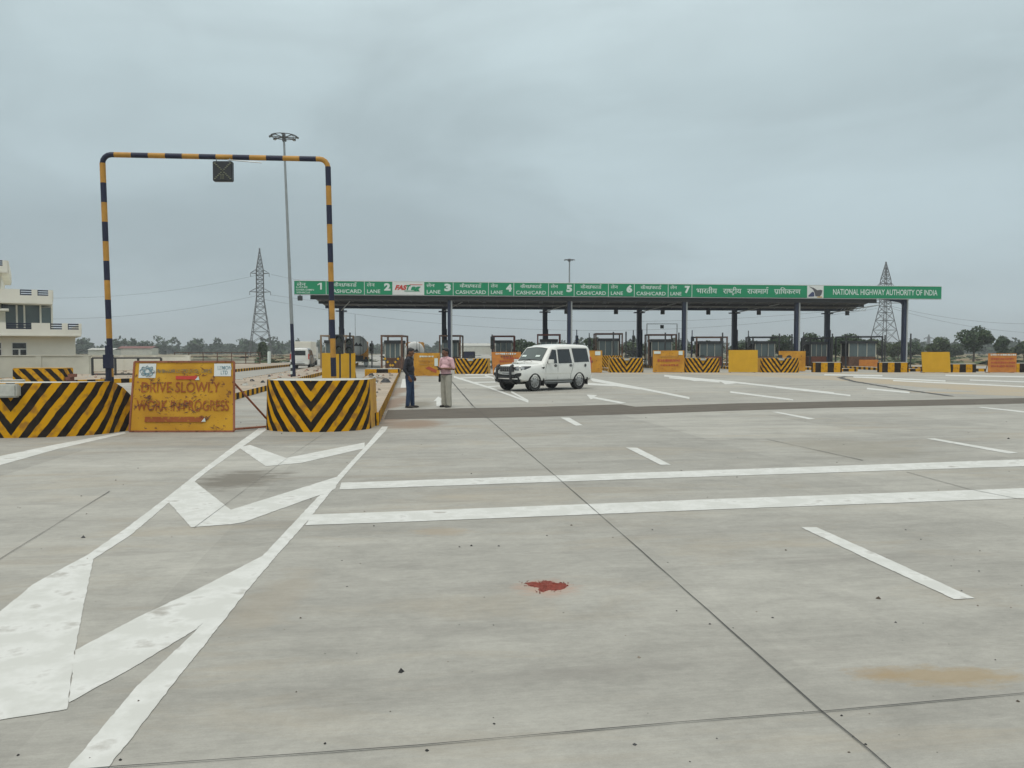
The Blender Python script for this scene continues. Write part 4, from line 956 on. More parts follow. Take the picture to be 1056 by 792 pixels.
# ------------------------------------------------------------------ white off road car
def make_car(label, loc, rz):
    t = thing('parked_car', label, 'car', loc, rz)
    W = .885
    def hood(x, zb, z, w=W): return [(x, 0, zb), (x, .6*w, zb), (x, .975*w, zb+.07), (x, w, .66), (x, .985*w, z-.20), (x, .90*w, z-.05), (x, .62*w, z), (x, 0, z+.035)]
    def cab(x, zb, z, w=W, k=1): return [(x, 0, zb), (x, .6*w, zb), (x, .975*w, zb+.07), (x, w, .66), (x, .985*w, 1.10), (x, .85*w*k, z-.09), (x, .75*w*k, z-.005), (x, 0, z+.03)]
    S = [hood(2.06, .42, .96, .82), hood(1.99, .38, 1.03, .865), hood(1.80, .36, 1.065), hood(1.34, .36, 1.10), hood(.88, .36, 1.14),
         cab(.78, .36, 1.22, k=1.1), cab(.52, .36, 1.52, k=1.04), cab(.28, .36, 1.79), cab(.02, .36, 1.83), cab(-.12, .36, 1.885), cab(-.9, .36, 1.91), cab(-1.8, .36, 1.895), cab(-2.06, .38, 1.86, W*.99), cab(-2.15, .42, 1.78, W*.965)]
    V = []; F = []; n = 8; full = []
    for s in S: full.append(s+[(x, -y, z) for x, y, z in s[-2:0:-1]])
    m = len(full[0])
    for s in full: V += s
    for i in range(len(S)-1):
        for j in range(m): F.append((i*m+j, i*m+(j+1) % m, (i+1)*m+(j+1) % m, (i+1)*m+j))
    F.append(tuple(range(m))[::-1]); F.append(tuple((len(S)-1)*m+j for j in range(m)))
    mb = MB(); mb.mesh(V, F, 'carwhite'); body = mb.build('body', t, weld=True)
    bm = bmesh.new(); bm.from_mesh(body.data); bmesh.ops.recalc_face_normals(bm, faces=bm.faces); bm.to_mesh(body.data); bm.free()
    cut = MB()
    for x in (1.34, -1.34):
        cut.tube([(x, .50, .40), (x, 1.2, .40)], .50, 'rubber', 28); cut.tube([(x, -.50, .40), (x, -1.2, .40)], .50, 'rubber', 28)
        cut.box((x, .85, .2), (.96, .7, .4), 'rubber'); cut.box((x, -.85, .2), (.96, .7, .4), 'rubber')
    co = cut.build('cutter'); body.data.materials.append(M['rubber'])
    bv = body.modifiers.new('bv', 'BEVEL'); bv.width = .035; bv.segments = 3; bv.limit_method = 'ANGLE'; bv.angle_limit = R(28)
    for xx in range(1):
        md = body.modifiers.new('b', 'BOOLEAN'); md.operation = 'DIFFERENCE'; md.object = co; md.solver = 'EXACT'; md.use_self = True
    me = bpy.data.meshes.new_from_object(body.evaluated_get(bpy.context.evaluated_depsgraph_get())); body.modifiers.clear(); body.data = me; me.name = 'body'
    for p in me.polygons: p.use_smooth = True
    me.set_sharp_from_angle(angle=R(32)); bpy.data.objects.remove(co)
    tree_ = BVHTree.FromPolygons([v.co.copy() for v in me.vertices], [tuple(p.vertices) for p in me.polygons])
    def wrap(name, s, edge, m, off=.016, bow=None):
        """panel lying on the body round the front corner; edge = [(angle, z0, z1)...]"""
        mb = MB(); rows = []
        for an, z0, z1 in edge:
            col = []
            for q in range(5):
                z = z0+(z1-z0)*q/4; d = Vector((math.cos(R(an)), s*math.sin(R(an)), 0)); o_ = Vector((1.15, 0, z))+d*3
                h_ = tree_.ray_cast(o_, -d); col.append((h_[0] if h_[0] else Vector((1.15, 0, z))+d*.85)+d*off)
            rows.append(col)
        for a_, b_ in zip(rows, rows[1:]):
            for q in range(4): mb.poly([a_[q], b_[q], b_[q+1], a_[q+1]] if s > 0 else [a_[q+1], b_[q+1], b_[q], a_[q]], m)
        return mb.build(name, t, weld=True, smooth=True)
    def yside(z, roof=1.80, off=.006):           # side surface of the cabin
        f = (z-1.10)/(roof-.09-1.10); return (.985*W)*(1-f)+(.85*W)*f+off
    def win(name, pts, mm='glass', roof=1.955):
        for s in (1, -1):
            mb = MB(); a = [(x, s*yside(z, roof), z) for x, z in pts]; b_ = [(x, s*(yside(z, roof)-.03), z) for x, z in pts]; k = len(a)
            mb.mesh(a+b_, [tuple(range(k)) if s < 0 else tuple(range(k))[::-1]]+[(i, (i+1) % k, k+(i+1) % k, k+i) for i in range(k)], mm); o = mb.build(name, t)
            fr = MB(); fr.tube([Vector(q) for q in a]+[Vector(a[0])], .010, 'plastic', 4); fr.build('window_seal', o)
    win('side_window', [(.62, 1.135), (.04, 1.125), (.04, 1.67), (.25, 1.69)])
    win('side_window', [(-.07, 1.125), (-.88, 1.135), (-.78, 1.71), (-.07, 1.695)])
    win('side_window', [(-1.05, 1.16), (-1.98, 1.18), (-1.90, 1.74), (-.96, 1.74)])
    # windscreen
    ws = MB(); P0 = [(.765, y, 1.237+dz) for y, dz in ((-.68, -.02), (-.35, .015), (0, .03), (.35, .015), (.68, -.02))]; P1 = [(.325, y, 1.739+dz) for y, dz in ((-.60, -.02), (-.3, .012), (0, .025), (.3, .012), (.60, -.02))]
    off = Vector((.012, 0, .016)); ws.mesh([Vector(p)+off for p in P0+P1], [(i, i+1, 5+i+1, 5+i) for i in range(4)], 'windscreen'); wso = ws.build('windscreen', t, smooth=True)
    fr = MB(); fr.tube([Vector(p)+off for p in P0+P1[::-1]+[P0[0]]], .014, 'plastic', 5); fr.build('window_seal', wso)
    pp = MB()
    for y in (-.45, .35): pp.mesh([Vector((.66, y-.13, 1.375))+off*1.3, Vector((.66, y+.13, 1.375))+off*1.3, Vector((.60, y+.12, 1.443))+off*1.3, Vector((.60, y-.12, 1.443))+off*1.3], [(0, 1, 2, 3)], 'letter')
    pp.build('dashboard_paper', wso)
    wp = MB(); wp.tube([(.84, .2, 1.20), (.72, -.35, 1.325)], .008, 'plastic', 4); wp.tube([(.84, -.3, 1.20), (.73, .3, 1.32)], .008, 'plastic', 4); wp.build('wiper', t)
    B('rear_window', t, ((-2.155, 0, 1.45), (.02, 1.05, .42)), m='glass', bevel=.006)
    # black lower parts
    lw = MB(); lw.box((2.05, 0, .41), (.16, 1.50, .09), 'plastic'); lw.box((2.075, 0, .515), (.12, 1.46, .13), 'carwhite'); lw.build('front_valance', t, bevel=.05)
    lw = MB(); lw.box((-2.14, 0, .50), (.20, 1.66, .24), 'carwhite'); lw.build('rear_bumper', t, bevel=.05)
    for s in (1, -1):
        st = MB(); st.box((0, s*.91, .37), (1.66, .15, .035), 'steel'); st.box((0, s*.86, .32), (1.72, .10, .06), 'plastic'); st.build('side_step', t, bevel=.015)
        cl = MB(); cl.box((0, s*(W+.002), .70), (1.60, .010, .012), 'wall'); cl.build('side_moulding', t)
        for x in (1.34, -1.34):
            al = MB(); al.poly([(x+.53*math.cos(R(a_)), s*.62, .40+.53*math.sin(R(a_))) for a_ in range(0, 181, 12)], 'rubber'); al.build('arch_liner', t)
            mf = MB(); mf.box((x-.50, s*.80, .36), (.025, .22, .30), 'rubber'); mf.build('mudflap', t)
            w_ = bpy.data.objects.new('wheel', None); COL.objects.link(w_); w_.parent = t; w_.location = (x, s*.765, .375)
            ty = MB(); prof = [(-.115, .30), (-.125, .345), (-.10, .372), (.10, .372), (.125, .345), (.115, .27)]; n_ = 32; VV = []
            for q in range(n_):
                an = 2*math.pi*q/n_; VV += [(r_*math.cos(an), y, r_*math.sin(an)) for y, r_ in prof]
            k = len(prof); ty.mesh(VV, [(q*k+j, ((q+1) % n_)*k+j, ((q+1) % n_)*k+j+1, q*k+j+1) for q in range(n_) for j in range(k-1)], 'rubber'); ty.tube([(0, -.1, 0), (0, .1, 0)], .30, 'rubber', 24); ty.build('tyre', w_, smooth=True)
            rm = MB(); yo = s*.112; n_ = 32; ring = [(yo-s*.05, .232), (yo+s*.004, .228), (yo+s*.008, .215), (yo-s*.012, .195), (yo-s*.004, .14), (yo+s*.014, .10), (yo+s*.026, .075), (yo+s*.03, 0.001)]; VV = []
            for q in range(n_):
                an = 2*math.pi*q/n_; VV += [(r_*math.cos(an), y, r_*math.sin(an)) for y, r_ in ring]
            k = len(ring); rm.mesh(VV, [(q*k+j, ((q+1) % n_)*k+j, ((q+1) % n_)*k+j+1, q*k+j+1) for q in range(n_) for j in range(k-1)], 'chrome')
            for q in range(8):
                an = 2*math.pi*q/8+.2; rm.tube([(.168*math.cos(an), yo-s*.03, .168*math.sin(an)), (.168*math.cos(an), yo-s*.004, .168*math.sin(an))], .024, 'dark', 8)
            rm.build('rim', w_, smooth=True)
        # mirror, handles, lamps
        mr_ = MB(); mr_.box((.55, s*1.02, 1.20), (.11, .25, .17), 'carwhite'); mr_.tube([(.55, s*.84, 1.14), (.55, s*.96, 1.17)], .03, 'plastic', 6); mr_.build('side_mirror', t, bevel=.03)
        for x in (.13, -.80):
            h = MB(); h.ell((x, s*(W-.002), 1.03), (.085, .022, .055), 'dark'); h.tube([(x-.07, s*(W+.018), 1.035), (x+.07, s*(W+.018), 1.035)], .014, 'chrome', 6); h.build('door_handle', t, smooth=True)
        dl = MB()
        for ln in ([(.68, 1.10), (.72, .90), (.70, .46), (-.02, .46)], [(-.01, 1.12), (-.01, .46), (-.78, .46)], [(-.95, 1.12), (-.93, .95), (-.80, .66), (-.80, .46)]):
            dl.tube([(x, s*(W*(1 if z > .6 else .985)+.001), z) for x, z in ln], .005, 'dark', 4)
        dl.build('door_seam', t)
        ho = wrap('headlight', s, [(24, .90, .98), (28, .86, 1.00), (34, .855, 1.01), (42, .86, 1.015), (50, .89, 1.02), (58, .94, 1.02), (66, .99, 1.02)], 'glass')
        for lo_, hi_, za_, zb_ in ((29, 37, .88, .98), (41, 48, .90, .98)):
            ro = wrap('reflector', s, [(lo_, za_, zb_), ((lo_+hi_)/2, za_, zb_), (hi_, za_, zb_)], 'lampglass', .024); ro.parent = ho
        wrap('bumper_vent', s, [(26, .60, .70), (32, .58, .74), (38, .60, .75), (42, .66, .75)], 'plastic')
        wrap('lower_bumper', s, [(0, .40, .50), (12, .40, .50), (24, .40, .50), (34, .40, .50), (40, .41, .50)], 'plastic', .018)
        fl = MB(); fl.ell((2.035, s*.56, .66), (.04, .05, .045), 'lampglass'); fl.build('fog_lamp', t, smooth=True)
        ind = MB(); ind.mesh([(.98, s*(W+.004), .965), (.78, s*(W+.004), .985), (.80, s*(W+.004), .93), (.86, s*(W+.004), .90)], [(0, 1, 2, 3)], 'glass'); ind.build('side_vent', t)
        tl = MB(); tl.box((-2.13, s*.80, 1.12), (.06, .12, .52), 'red'); tl.build('tail_lamp', t, bevel=.015)
    fc = MB(); fc.tube([(-1.72, W-.002, 1.02), (-1.72, W+.008, 1.02)], .075, 'chrome', 20); fc.tube([(-1.72, W+.002, 1.02), (-1.72, W+.012, 1.02)], .05, 'dark', 20); fc.build('fuel_cap', t)
    gr = MB(); gr.box((2.075, 0, .90), (.03, .80, .20), 'plastic')
    for k in range(7): gr.box((2.095, -.33+k*.11, .90), (.02, .035, .15), 'chrome')
    gr.box((2.09, 0, 1.0), (.03, .82, .03), 'chrome'); gr.build('grille', t)
    ai = MB(); ai.box((2.075, 0, .62), (.04, .95, .13), 'plastic'); ai.build('air_intake', t); npl = B('number_plate', t, ((2.115, 0, .735), (.015, .50, .11)), m='signwhite'); 
    nb = MB()
    for k in range(9): nb.box((2.125, -.2+k*.05, .735), (.006, .026, .06), 'dark')
    nb.build('plate_marks', npl); B('number_plate', t, ((-2.25, 0, .75), (.015, .5, .11)), m='signwhite')
    hs = MB(); hs.box((1.45, 0, 1.14), (.30, .42, .05), 'carwhite'); hs.box((1.605, 0, 1.14), (.02, .34, .032), 'dark'); hs.build('bonnet_scoop', t, bevel=.01)
    bb = MB()
    for s in (1, -1): bb.tube([(2.10, s*.40, .38), (2.25, s*.40, .42), (2.27, s*.40, .75), (2.22, s*.40, 1.02), (2.12, s*.40, 1.06)], .055, 'plastic', 10)
    bb.tube([(2.20, -.55, .60), (2.26, -.4, .58), (2.26, .4, .58), (2.20, .55, .60)], .018, 'plastic', 8); bb.tube([(2.25, -.4, .93), (2.25, .4, .93)], .018, 'plastic', 8); bb.build('bull_bar', t, smooth=True)
    sk = MB(); sk.box((-2.33, 0, .47), (.12, .9, .07), 'plastic'); sk.box((-2.25, 0, .47), (.2, .08, .06), 'plastic'); sk.build('tow_step', t)
    ch = MB(); ch.box((0, 0, .36), (3.6, .9, .14), 'rubber'); ch.tube([(1.34, -.68, .375), (1.34, .68, .375)], .06, 'rubber', 8); ch.tube([(-1.34, -.68, .375), (-1.34, .68, .375)], .08, 'rubber', 8); ch.build('chassis', t)
    return t
car = make_car('white off-road car with a black bull bar standing on the plaza before the toll lanes', (1.30, 34.1, 0), R(-136.5))
dup(car, 'small distant white car seen from behind, driving away beyond the lamp mast', (XA(311, 74)-.15, 75, 0), R(97))

# ------------------------------------------------------------------ trucks and tankers far off
def wheels(t, xs, ys, r, wd=.28):
    for x in xs:
        for y in ys:
            mb = MB(); mb.tube([(x-wd/2, y, r), (x+wd/2, y, r)], r, 'rubber', 18); mb.tube([(x-wd/2-.01, y, r), (x+wd/2+.01, y, r)], r*.5, 'steel', 12); mb.build('wheel', t)
def truck(label, px, y, rz):
    t = thing('box_truck', label, 'truck', (XA(px, y), y, 0), rz)
    B('cargo_box', t, ((0, 0, 1.75), (1.9, 4.0, 1.9)), m='cream', bevel=.04); B('cab', t, ((0, 3.0, 1.3), (1.85, 1.7, 1.7)), m='carwhite', bevel=.1)
    B('rear_doors', t, ((0, -2.012, 1.75), (1.7, .02, 1.7)), m='cream'); wheels(t, (-.75, .75), (-1.2, 2.9), .42); B('chassis', t, ((0, .3, .65), (1.2, 5, .22)), m='rubber')
    for s in (-1, 1): B('tail_lamp', t, ((s*.8, -2.03, .72), (.2, .05, .1)), m='red')
truck('cream box truck just ahead of the distant white car', 315, 92, R(6))
def tanker(label, px, y, r, zc, rz=0, markm='dark'):
    t = thing('tanker_truck', label, 'tanker', (XA(px, y), y, 0), rz)
    mb = MB(); mb.tube([(0, 0, zc), (0, 8, zc)], r, 'signwhite', 28); tk = mb.build('tank', t, smooth=True)
    e_ = MB(); e_.ell((0, 0, zc), (r*.995, .35, r*.995), 'signwhite', seg=24, rings=12); e_.build('tank_end', t, smooth=True)
    lg = MB(); lg.mesh([(-.45, -.38, zc-.1), (-.15, -.40, zc+.35), (.05, -.40, zc+.05), (.25, -.40, zc+.30), (.5, -.37, zc-.1), (.2, -.39, zc-.05), (-.2, -.39, zc-.05)], [(0, 1, 2, 6), (2, 3, 5, 6), (3, 4, 5)], markm); lg.build('emblem', t)
    B('chassis', t, ((0, 4, .95), (1.1, 8.4, .35)), m='dark'); B('bumper', t, ((0, -.3, .65), (2.1, .1, .25)), m='dark'); B('cab', t, ((0, 9.6, 1.6), (2.3, 1.9, 2.3)), m='amber', bevel=.1)
    wheels(t, (-.85, .85), (1.0, 2.3, 9.3), .5)
    for s in (-1, 1): B('mudflap', t, ((s*.85, -.05, .35), (.5, .03, .5)), m='signwhite')
    ld = MB(); ld.tube([(.25, -.42, .8), (.25, -.42, zc+r)], .025, 'dark', 4); ld.tube([(.55, -.42, .8), (.55, -.42, zc+r)], .025, 'dark', 4); ld.build('ladder', t)
tanker('white tanker seen from behind, right of the yellow board and black signals', 369, 84, 1.02, 2.2, rz=R(10.5))
tanker('white round ended tanker showing above the head of the dark shirted man', 427.5, 92, 1.10, 1.62, rz=R(6.5))
t = thing('thin_mast', 'thin dark radio mast rising beyond the first tanker', 'mast', (XA(366.5, 110), 110, 0)); mb = MB(); mb.tube([(0, 0, 0), (0, 0, ZA(324, 110))], .05, 'tower', 6, .025); mb.build('pole', t)

# ------------------------------------------------------------------ left building, compound wall, fences
def house():
    Y = 60; RZ = R(31); O_ = XA(78, Y); kx = lambda p: XA(p, 1.0)
    X = lambda p: (kx(p)*Y-O_)/(math.cos(RZ)-kx(p)*math.sin(RZ))
    def Z(p):
        ref = 80 if p > 318 else (52 if p > 290 else 8)
        return ZA(p, Y+X(ref)*math.sin(RZ))
    t = thing('white_building', 'white flat roofed building with stepped balconies at the left edge', 'building', (O_, Y, 0), RZ); ox = 0
    def bx(x0, x1, y0, y1, z0, z1): return (((x0+x1)/2-ox, (y0+y1)/2, (z0+z1)/2), (x1-x0, y1-y0, z1-z0))
    L_ = X(0)-9
    B('ground_floor_wall', t, bx(L_, X(78), .0, 12, -.2, Z(347)), m='cream')
    B('balcony_slab', t, bx(L_, X(83.5), -.9, 12.5, Z(347)-.02, Z(345)), m='cream', bevel=.02)
    def parapet(x0, x1, z0, z1, gr, yf, nm='parapet'):
        # wall pieces around the grilles
        cur = x0; mb = MB(); zm0, zm1 = z0+(z1-z0)*.42, z0+(z1-z0)*.90
        for a, b_ in gr+[(x1, x1)]:
            mb.box(((cur+a)/2-ox, yf, (z0+z1)/2), (a-cur, .14, z1-z0), 'cream')
            if b_ > a:
                mb.box(((a+b_)/2-ox, yf, (z0+zm0)/2), (b_-a, .14, zm0-z0), 'cream')
            cur = b_
        mb.box((x1-ox, (yf+12)/2, (z0+z1)/2), (.14, 12-yf, z1-z0), 'cream')
        mb.build(nm, t)
        for a, b_ in gr:
            g = MB()
            for k in range(3): g.box(((a+b_)/2-ox, yf, zm0+.06+(zm1-zm0)*k/2.3), (b_-a, .06, .09), 'navy')
            g.box((a-ox+.03, yf, (zm0+zm1)/2), (.05, .05, zm1-zm0), 'navy'); g.build('railing_grille', t)
    parapet(L_, X(83), Z(345), Z(334), [(X(7), X(33)), (X(52), X(64)), (X(70), X(81))], -.8)
    B('upper_floor_wall', t, bx(L_, X(6), 1.5, 12, Z(345), Z(312)), m='cream'); B('upper_back_wall', t, bx(X(6), X(30), 4.5, 12, Z(345), Z(312)), m='wall')
    B('glazed_room', t, bx(X(6), X(43), 1.9, 9, Z(345), Z(314)), m='glasspale'); B('glass_side', t, bx(X(43), X(55), 1.6, 4, Z(345), Z(316)), m='glasspale')
    for p in (18, 26, 43, 55): B('mullion', t, bx(X(p)-.06, X(p)+.06, 1.5, 1.62, Z(345), Z(314)), m='cream')
    B('sun_shade', t, bx(X(0)-3, X(10), -.3, 1.6, Z(322), Z(320)), m='cream'); B('window', t, bx(X(2), X(9), 1.4, 1.52, Z(319.5), Z(314)), m='glass')
    B('upper_slab', t, bx(L_, X(55.5), -.4, 12.2, Z(314), Z(310)), m='cream', bevel=.02)
    parapet(L_, X(55), Z(310), Z(299.5), [(X(22), X(34)), (X(40), X(51))], -.3)
    B('penthouse_wall', t, bx(L_, X(3), .6, 11, Z(310), Z(280)), m='cream'); B('penthouse_slab', t, bx(L_, X(10.5), -.4, 12, Z(282), Z(279)), m='cream', bevel=.02)
    parapet(L_, X(10), Z(279), Z(269), [(X(-8), X(5))], -.3)
    for a, b_ in ((12, 28), (-16, 2)):
        w_ = B('window', t, bx(X(a), X(b_), -.05, .05, Z(368), Z(353.5)), m='carwhite'); 
        for q in range(2):
            x0 = X(a)+(X(b_)-X(a))*q/2+.06; x1 = X(a)+(X(b_)-X(a))*(q+1)/2-.06
            B('pane', w_, bx(x0, x1, -.075, -.03, Z(367.5), Z(360.5)), m='glass'); 
        B('pane', w_, bx(X(a)+.06, X(b_)-.06, -.075, -.03, Z(359.5), Z(354)), m='glass')
house()
def wall(label, px0, px1, y, ytop, m='wall', th=.22, cope=True):
    x0, x1 = XA(px0, y), XA(px1, y); H = ZA(ytop, y)+.25
    t = thing('compound_wall', label, 'wall', ((x0+x1)/2, y, -.25)); B('masonry', t, ((0, 0, H/2), (x1-x0, th, H)), m=m)
    if cope: B('coping', t, ((0, 0, H+.03), (x1-x0+.06, th+.1, .06)), m=m)
    n = int((x1-x0)/3)
    for i in range(n+1): B('pier', t, ((x0-x1)/2+.2+i*((x1-x0-.4)/max(1, n)), -.0, H/2) and (((x0-x1)/2+.2+i*((x1-x0-.4)/max(1, n)), 0, H/2), (.36, th+.08, H)), m=m)
    return t
wall('pale plastered compound wall in front of the white building', -60, 93, 50, 367.2)
wall('long cream wall beyond the dark railing at the left', 90, 196, 74, 366.8, 'cream')
wall('low pale wall further off behind the top of the road works sign', 196, 262, 96, 370, 'wall')
def fence(label, px0, px1, y, ytop, ybot, step, r, m='dark', rails=(1, .5, .08)):
    x0, x1 = XA(px0, y), XA(px1, y); z0, z1 = max(.2, ZA(ybot, y)), ZA(ytop, y); t = thing('railing_fence', label, 'railing', (x0, y, z0)); h = z1-z0
    for f in rails: B('rail', t, (((x1-x0)/2, 0, h*f), (x1-x0, r*1.1, r*1.6)), m=m)
    n = max(1, round((x1-x0)/step))
    for i in range(n+1): B('post', t, (((x1-x0)*i/n, 0, h/2), (r*1.8, r*1.8, h)), m=m)
    return t
fence('dark steel railing between the compound wall and the road works sign', 95, 166, 47, 369.2, 389, 1.28, .055, rails=(1, .08))
fence('fine rusty mesh fence beyond the railing behind the sign top', 180, 268, 90, 363.5, 378, 1.5, .045, 'rust', (1, .66, .33, .05))
fence('pale field fence far behind the pylon at the left', 268, 300, 110, 367, 374, 3, .04, 'rust', (1, .5))
t = thing('marker_stone', 'white upright marker stone in the field left of the lamp mast', 'marker stone', (XA(277.5, 88), 88, -.2)); mb = MB(); mb.box((0, 0, .85), (.32, .3, 1.9), 'letter'); mb.build('stone', t, bevel=.05)

# far farm sheds
for px, y, wpx, yt, m, lab in ((143, 330, 34, 357, 'rustred', 'low reddish farm buildings in front of the far trees at the left'), (108, 310, 26, 359, 'whitec', 'low pale farm shed in front of the far trees at the left'), (492, 420, 40, 354, 'whitec', 'low pale far building between the canopy columns')):
    t = thing('farm_shed', lab, 'shed', (XA(px, y), y, -.25)); w_ = wpx*y/FPX; h = ZA(yt, y)+.25
    B('wall', t, ((0, 0, h*.4), (w_, 6, h*.8)), m='wall'); mb = MB(); mb.mesh([(-w_/2-.3, -3.4, h*.78), (w_/2+.3, -3.4, h*.78), (w_/2+.3, 0, h), (-w_/2-.3, 0, h), (w_/2+.3, 3.4, h*.78), (-w_/2-.3, 3.4, h*.78)], [(0, 1, 2, 3), (3, 2, 4, 5)], m); mb.build('roof', t)

# ------------------------------------------------------------------ pylons and lines
def pylon(label, px, y, ytop, ybase_w, arms, peak=True):
    H = ZA(ytop, y)+.25; t = thing('pylon', label, 'pylon', (XA(px, y), y, -.25), R(12)); w0 = ybase_w*y/FPX/2
    def hw(z): 
        f = z/H
        return w0*(1-f/.55)+w0*.30*(f/.55) if f < .55 else (w0*.30 if f < .80 else max(.08, w0*.30*(1-(f-.80)/.2)))
    mb = MB(); zs = [0]; 
    while zs[-1] < H*.985: zs.append(min(H, zs[-1]+max(1.1, hw(zs[-1])*1.25)))
    C4 = ((-1, -1), (1, -1), (1, 1), (-1, 1)); P = lambda c, z: (c[0]*hw(z), c[1]*hw(z), z); r = y*.00030
    for a, b_ in zip(zs, zs[1:]):
        for i in range(4):
            c, d = C4[i], C4[(i+1) % 4]; mb.tube([P(c, a), P(c, b_)], r*1.6, 'tower', 4, cap=False)
            mb.tube([P(c, a), P(d, b_)], r, 'tower', 3, cap=False); mb.tube([P(d, a), P(c, b_)], r, 'tower', 3, cap=False)
            if b_ < H: mb.tube([P(c, b_), P(d, b_)], r, 'tower', 3, cap=False)
    mb.build('lattice_tower', t)
    pts = []
    for f, l in arms:
        z = f*H; a = MB()
        for s in (-1, 1):
            for e_ in (-1, 1): a.tube([(s*hw(z), e_*hw(z), z), (s*l, 0, z+.1)], r*1.3, 'tower', 4); a.tube([(s*hw(z), e_*hw(z), z+1.1), (s*l, 0, z+.1)], r, 'tower', 3)
            a.tube([(s*l, 0, z+.1), (s*l, 0, z-.9)], r*1.4, 'tower', 4); pts.append((s, z, l))
        a.build('cross_arm', t)
    return t, H
p1, H1 = pylon('tall lattice pylon left of the lamp mast, seen through the banded gantry', 269, 235, 256, 23, [(.77, 2.6), (.60, 2.9)])
p2, H2 = pylon('tall lattice pylon rising behind the end of the green sign at the right', 912, 240, 270, 25, [(.74, 3.0), (.57, 7.2)])
p3, H3 = pylon('tiny far lattice pylon right of the last canopy column', 957.5, 620, 345, 5, [(.8, 4), (.6, 5)])
def wire(label, a, b_, sag, r=.035):
    mb = MB(); a, b_ = Vector(a), Vector(b_); n = 28
    mb.tube([a.lerp(b_, i/n)-Vector((0, 0, sag*4*(i/n)*(1-i/n))) for i in range(n+1)], r, 'tower', 3, cap=False); tag(mb.build('power_line'), label, 'power line')
q1 = A(269, 283, 235); q2 = A(269, 304, 235); q3 = A(905, 298, 240); q4 = A(903, 316, 240)
wire('upper power line leaving the left pylon to the left', q1, A(-120, 290, 250), 6); wire('lower power line leaving the left pylon to the left', q2, A(-120, 312, 250), 6)
wire('upper power line between the two pylons', q1+Vector((3, 0, 0)), q3, 8.5); wire('lower power line between the two pylons, seen under the canopy', q2+Vector((3, 0, 0)), q4, 6.0); wire('lowest power line under the canopy', A(268, 308, 240), A(905, 318, 245), 8)
wire('upper power line leaving the right pylon to the right', A(920, 316, 240), A(1200, 318, 250), 5); wire('lower power line leaving the right pylon to the right', A(920, 318, 240), A(1200, 334, 250), 5)

# ------------------------------------------------------------------ trees
def crown(mb, c, w_, d_, h, n, leaf, mats, seed, lobes=9):
    rnd = random.Random(seed); LB = []
    for i in range(lobes):
        a = rnd.uniform(0, 6.28); rr = rnd.uniform(.15, .62); zz = rnd.uniform(-.55, .62)
        LB.append((Vector((math.cos(a)*rr, math.sin(a)*rr, zz)), rnd.uniform(.24, .46)))
    LB.append((Vector((0, 0, .1)), .55))
    for i in range(n):
        l, r_ = LB[rnd.randrange(len(LB))]; d = Vector((rnd.gauss(0, 1), rnd.gauss(0, 1), rnd.gauss(0, 1))).normalized(); q = l+d*r_*(rnd.random()**.28)*rnd.uniform(.85, 1.12)
        p = Vector(c)+Vector((q.x*w_/2, q.y*d_/2, q.z*h/2)); s = leaf*rnd.uniform(.5, 1.3)
        u = Vector((rnd.gauss(0, 1), rnd.gauss(0, 1), rnd.gauss(0, .6))).normalized(); v = u.cross(Vector((rnd.gauss(0, 1), rnd.gauss(0, 1), rnd.gauss(0, 1)))).normalized()
        mb.poly([p+u*s, p+v*s*.7, p-u*s, p-v*s*.7], mats[rnd.randrange(len(mats))] if False else mats[0 if (i % 5) else -1])
def tree(label, px, y, wpx, ytop, ybot=None, seed=1, n=2600, mats=('leaf', 'leaf2'), trunkh=.25, name='bushy_tree', group=None):
    w_ = wpx*y/FPX; H = ZA(ytop, y)+.25; t = thing(name, label, 'tree', (XA(px, y), y, -.25), 0, group)
    tr = MB(); tr.tube([(0, 0, 0), (.1, 0, H*.25), (-.05, .05, H*.6)], max(.12, H*.03), 'trunk', 8, .05)
    rnd = random.Random(seed)
    for k in range(6):
        a = rnd.uniform(0, 6.28); tr.tube([(0, 0, H*rnd.uniform(.2, .4)), (math.cos(a)*w_*.28, math.sin(a)*w_*.28, H*rnd.uniform(.55, .8))], H*.012, 'trunk', 5, .03)
    tr.build('trunk', t)
    mb = MB(); ch = H*(1-trunkh); crown(mb, (0, 0, H*trunkh+ch/2), w_, w_, ch, n, max(.16, y*.0016), mats, seed); mb.build('crown', t)
    return t
TR = [(970, 150, 30, 347, 'small dark tree left of the biggest tree at the right'), (1004, 140, 44, 335.5, 'biggest tree at the right, light green and tall crowned'), (1033, 150, 19, 347, 'narrow tree right of the biggest tree'), (1056, 145, 30, 349, 'dark tree cut by the right picture edge'), (985, 190, 30, 353, 'low tree between the small dark tree and the biggest one'),
      (940, 180, 36, 352, 'low broad tree left of the far right column'), (926, 150, 30, 349, 'bushy tree right of the pylon foot'), (870, 130, 60, 342, 'broad tree behind the booths between the last two rear columns'), (845, 140, 42, 341, 'light green tree behind the last rear column'), (905, 160, 44, 346, 'tree beside the foot of the right pylon'),
      (804, 150, 36, 343, 'round tree left of the pale edged column under the Hindi sign'), (768, 150, 50, 351, 'low dark tree behind the plain yellow board'), (722, 150, 52, 350, 'low dark tree behind the booth right of the lane 7 column'), (690, 165, 44, 352, 'low dark tree behind the goalpost frame'), (620, 150, 46, 347, 'rounded dark tree right behind the roof of the white car'), (655, 170, 40, 352, 'low tree behind the lane 6 rear column'),
      (540, 160, 34, 349, 'dark tree left of the white car windscreen'), (560, 200, 30, 353, 'low tree behind the white car roof'), (270.5, 150, 14, 352.5, 'small round dark tree at the foot of the left pylon')]
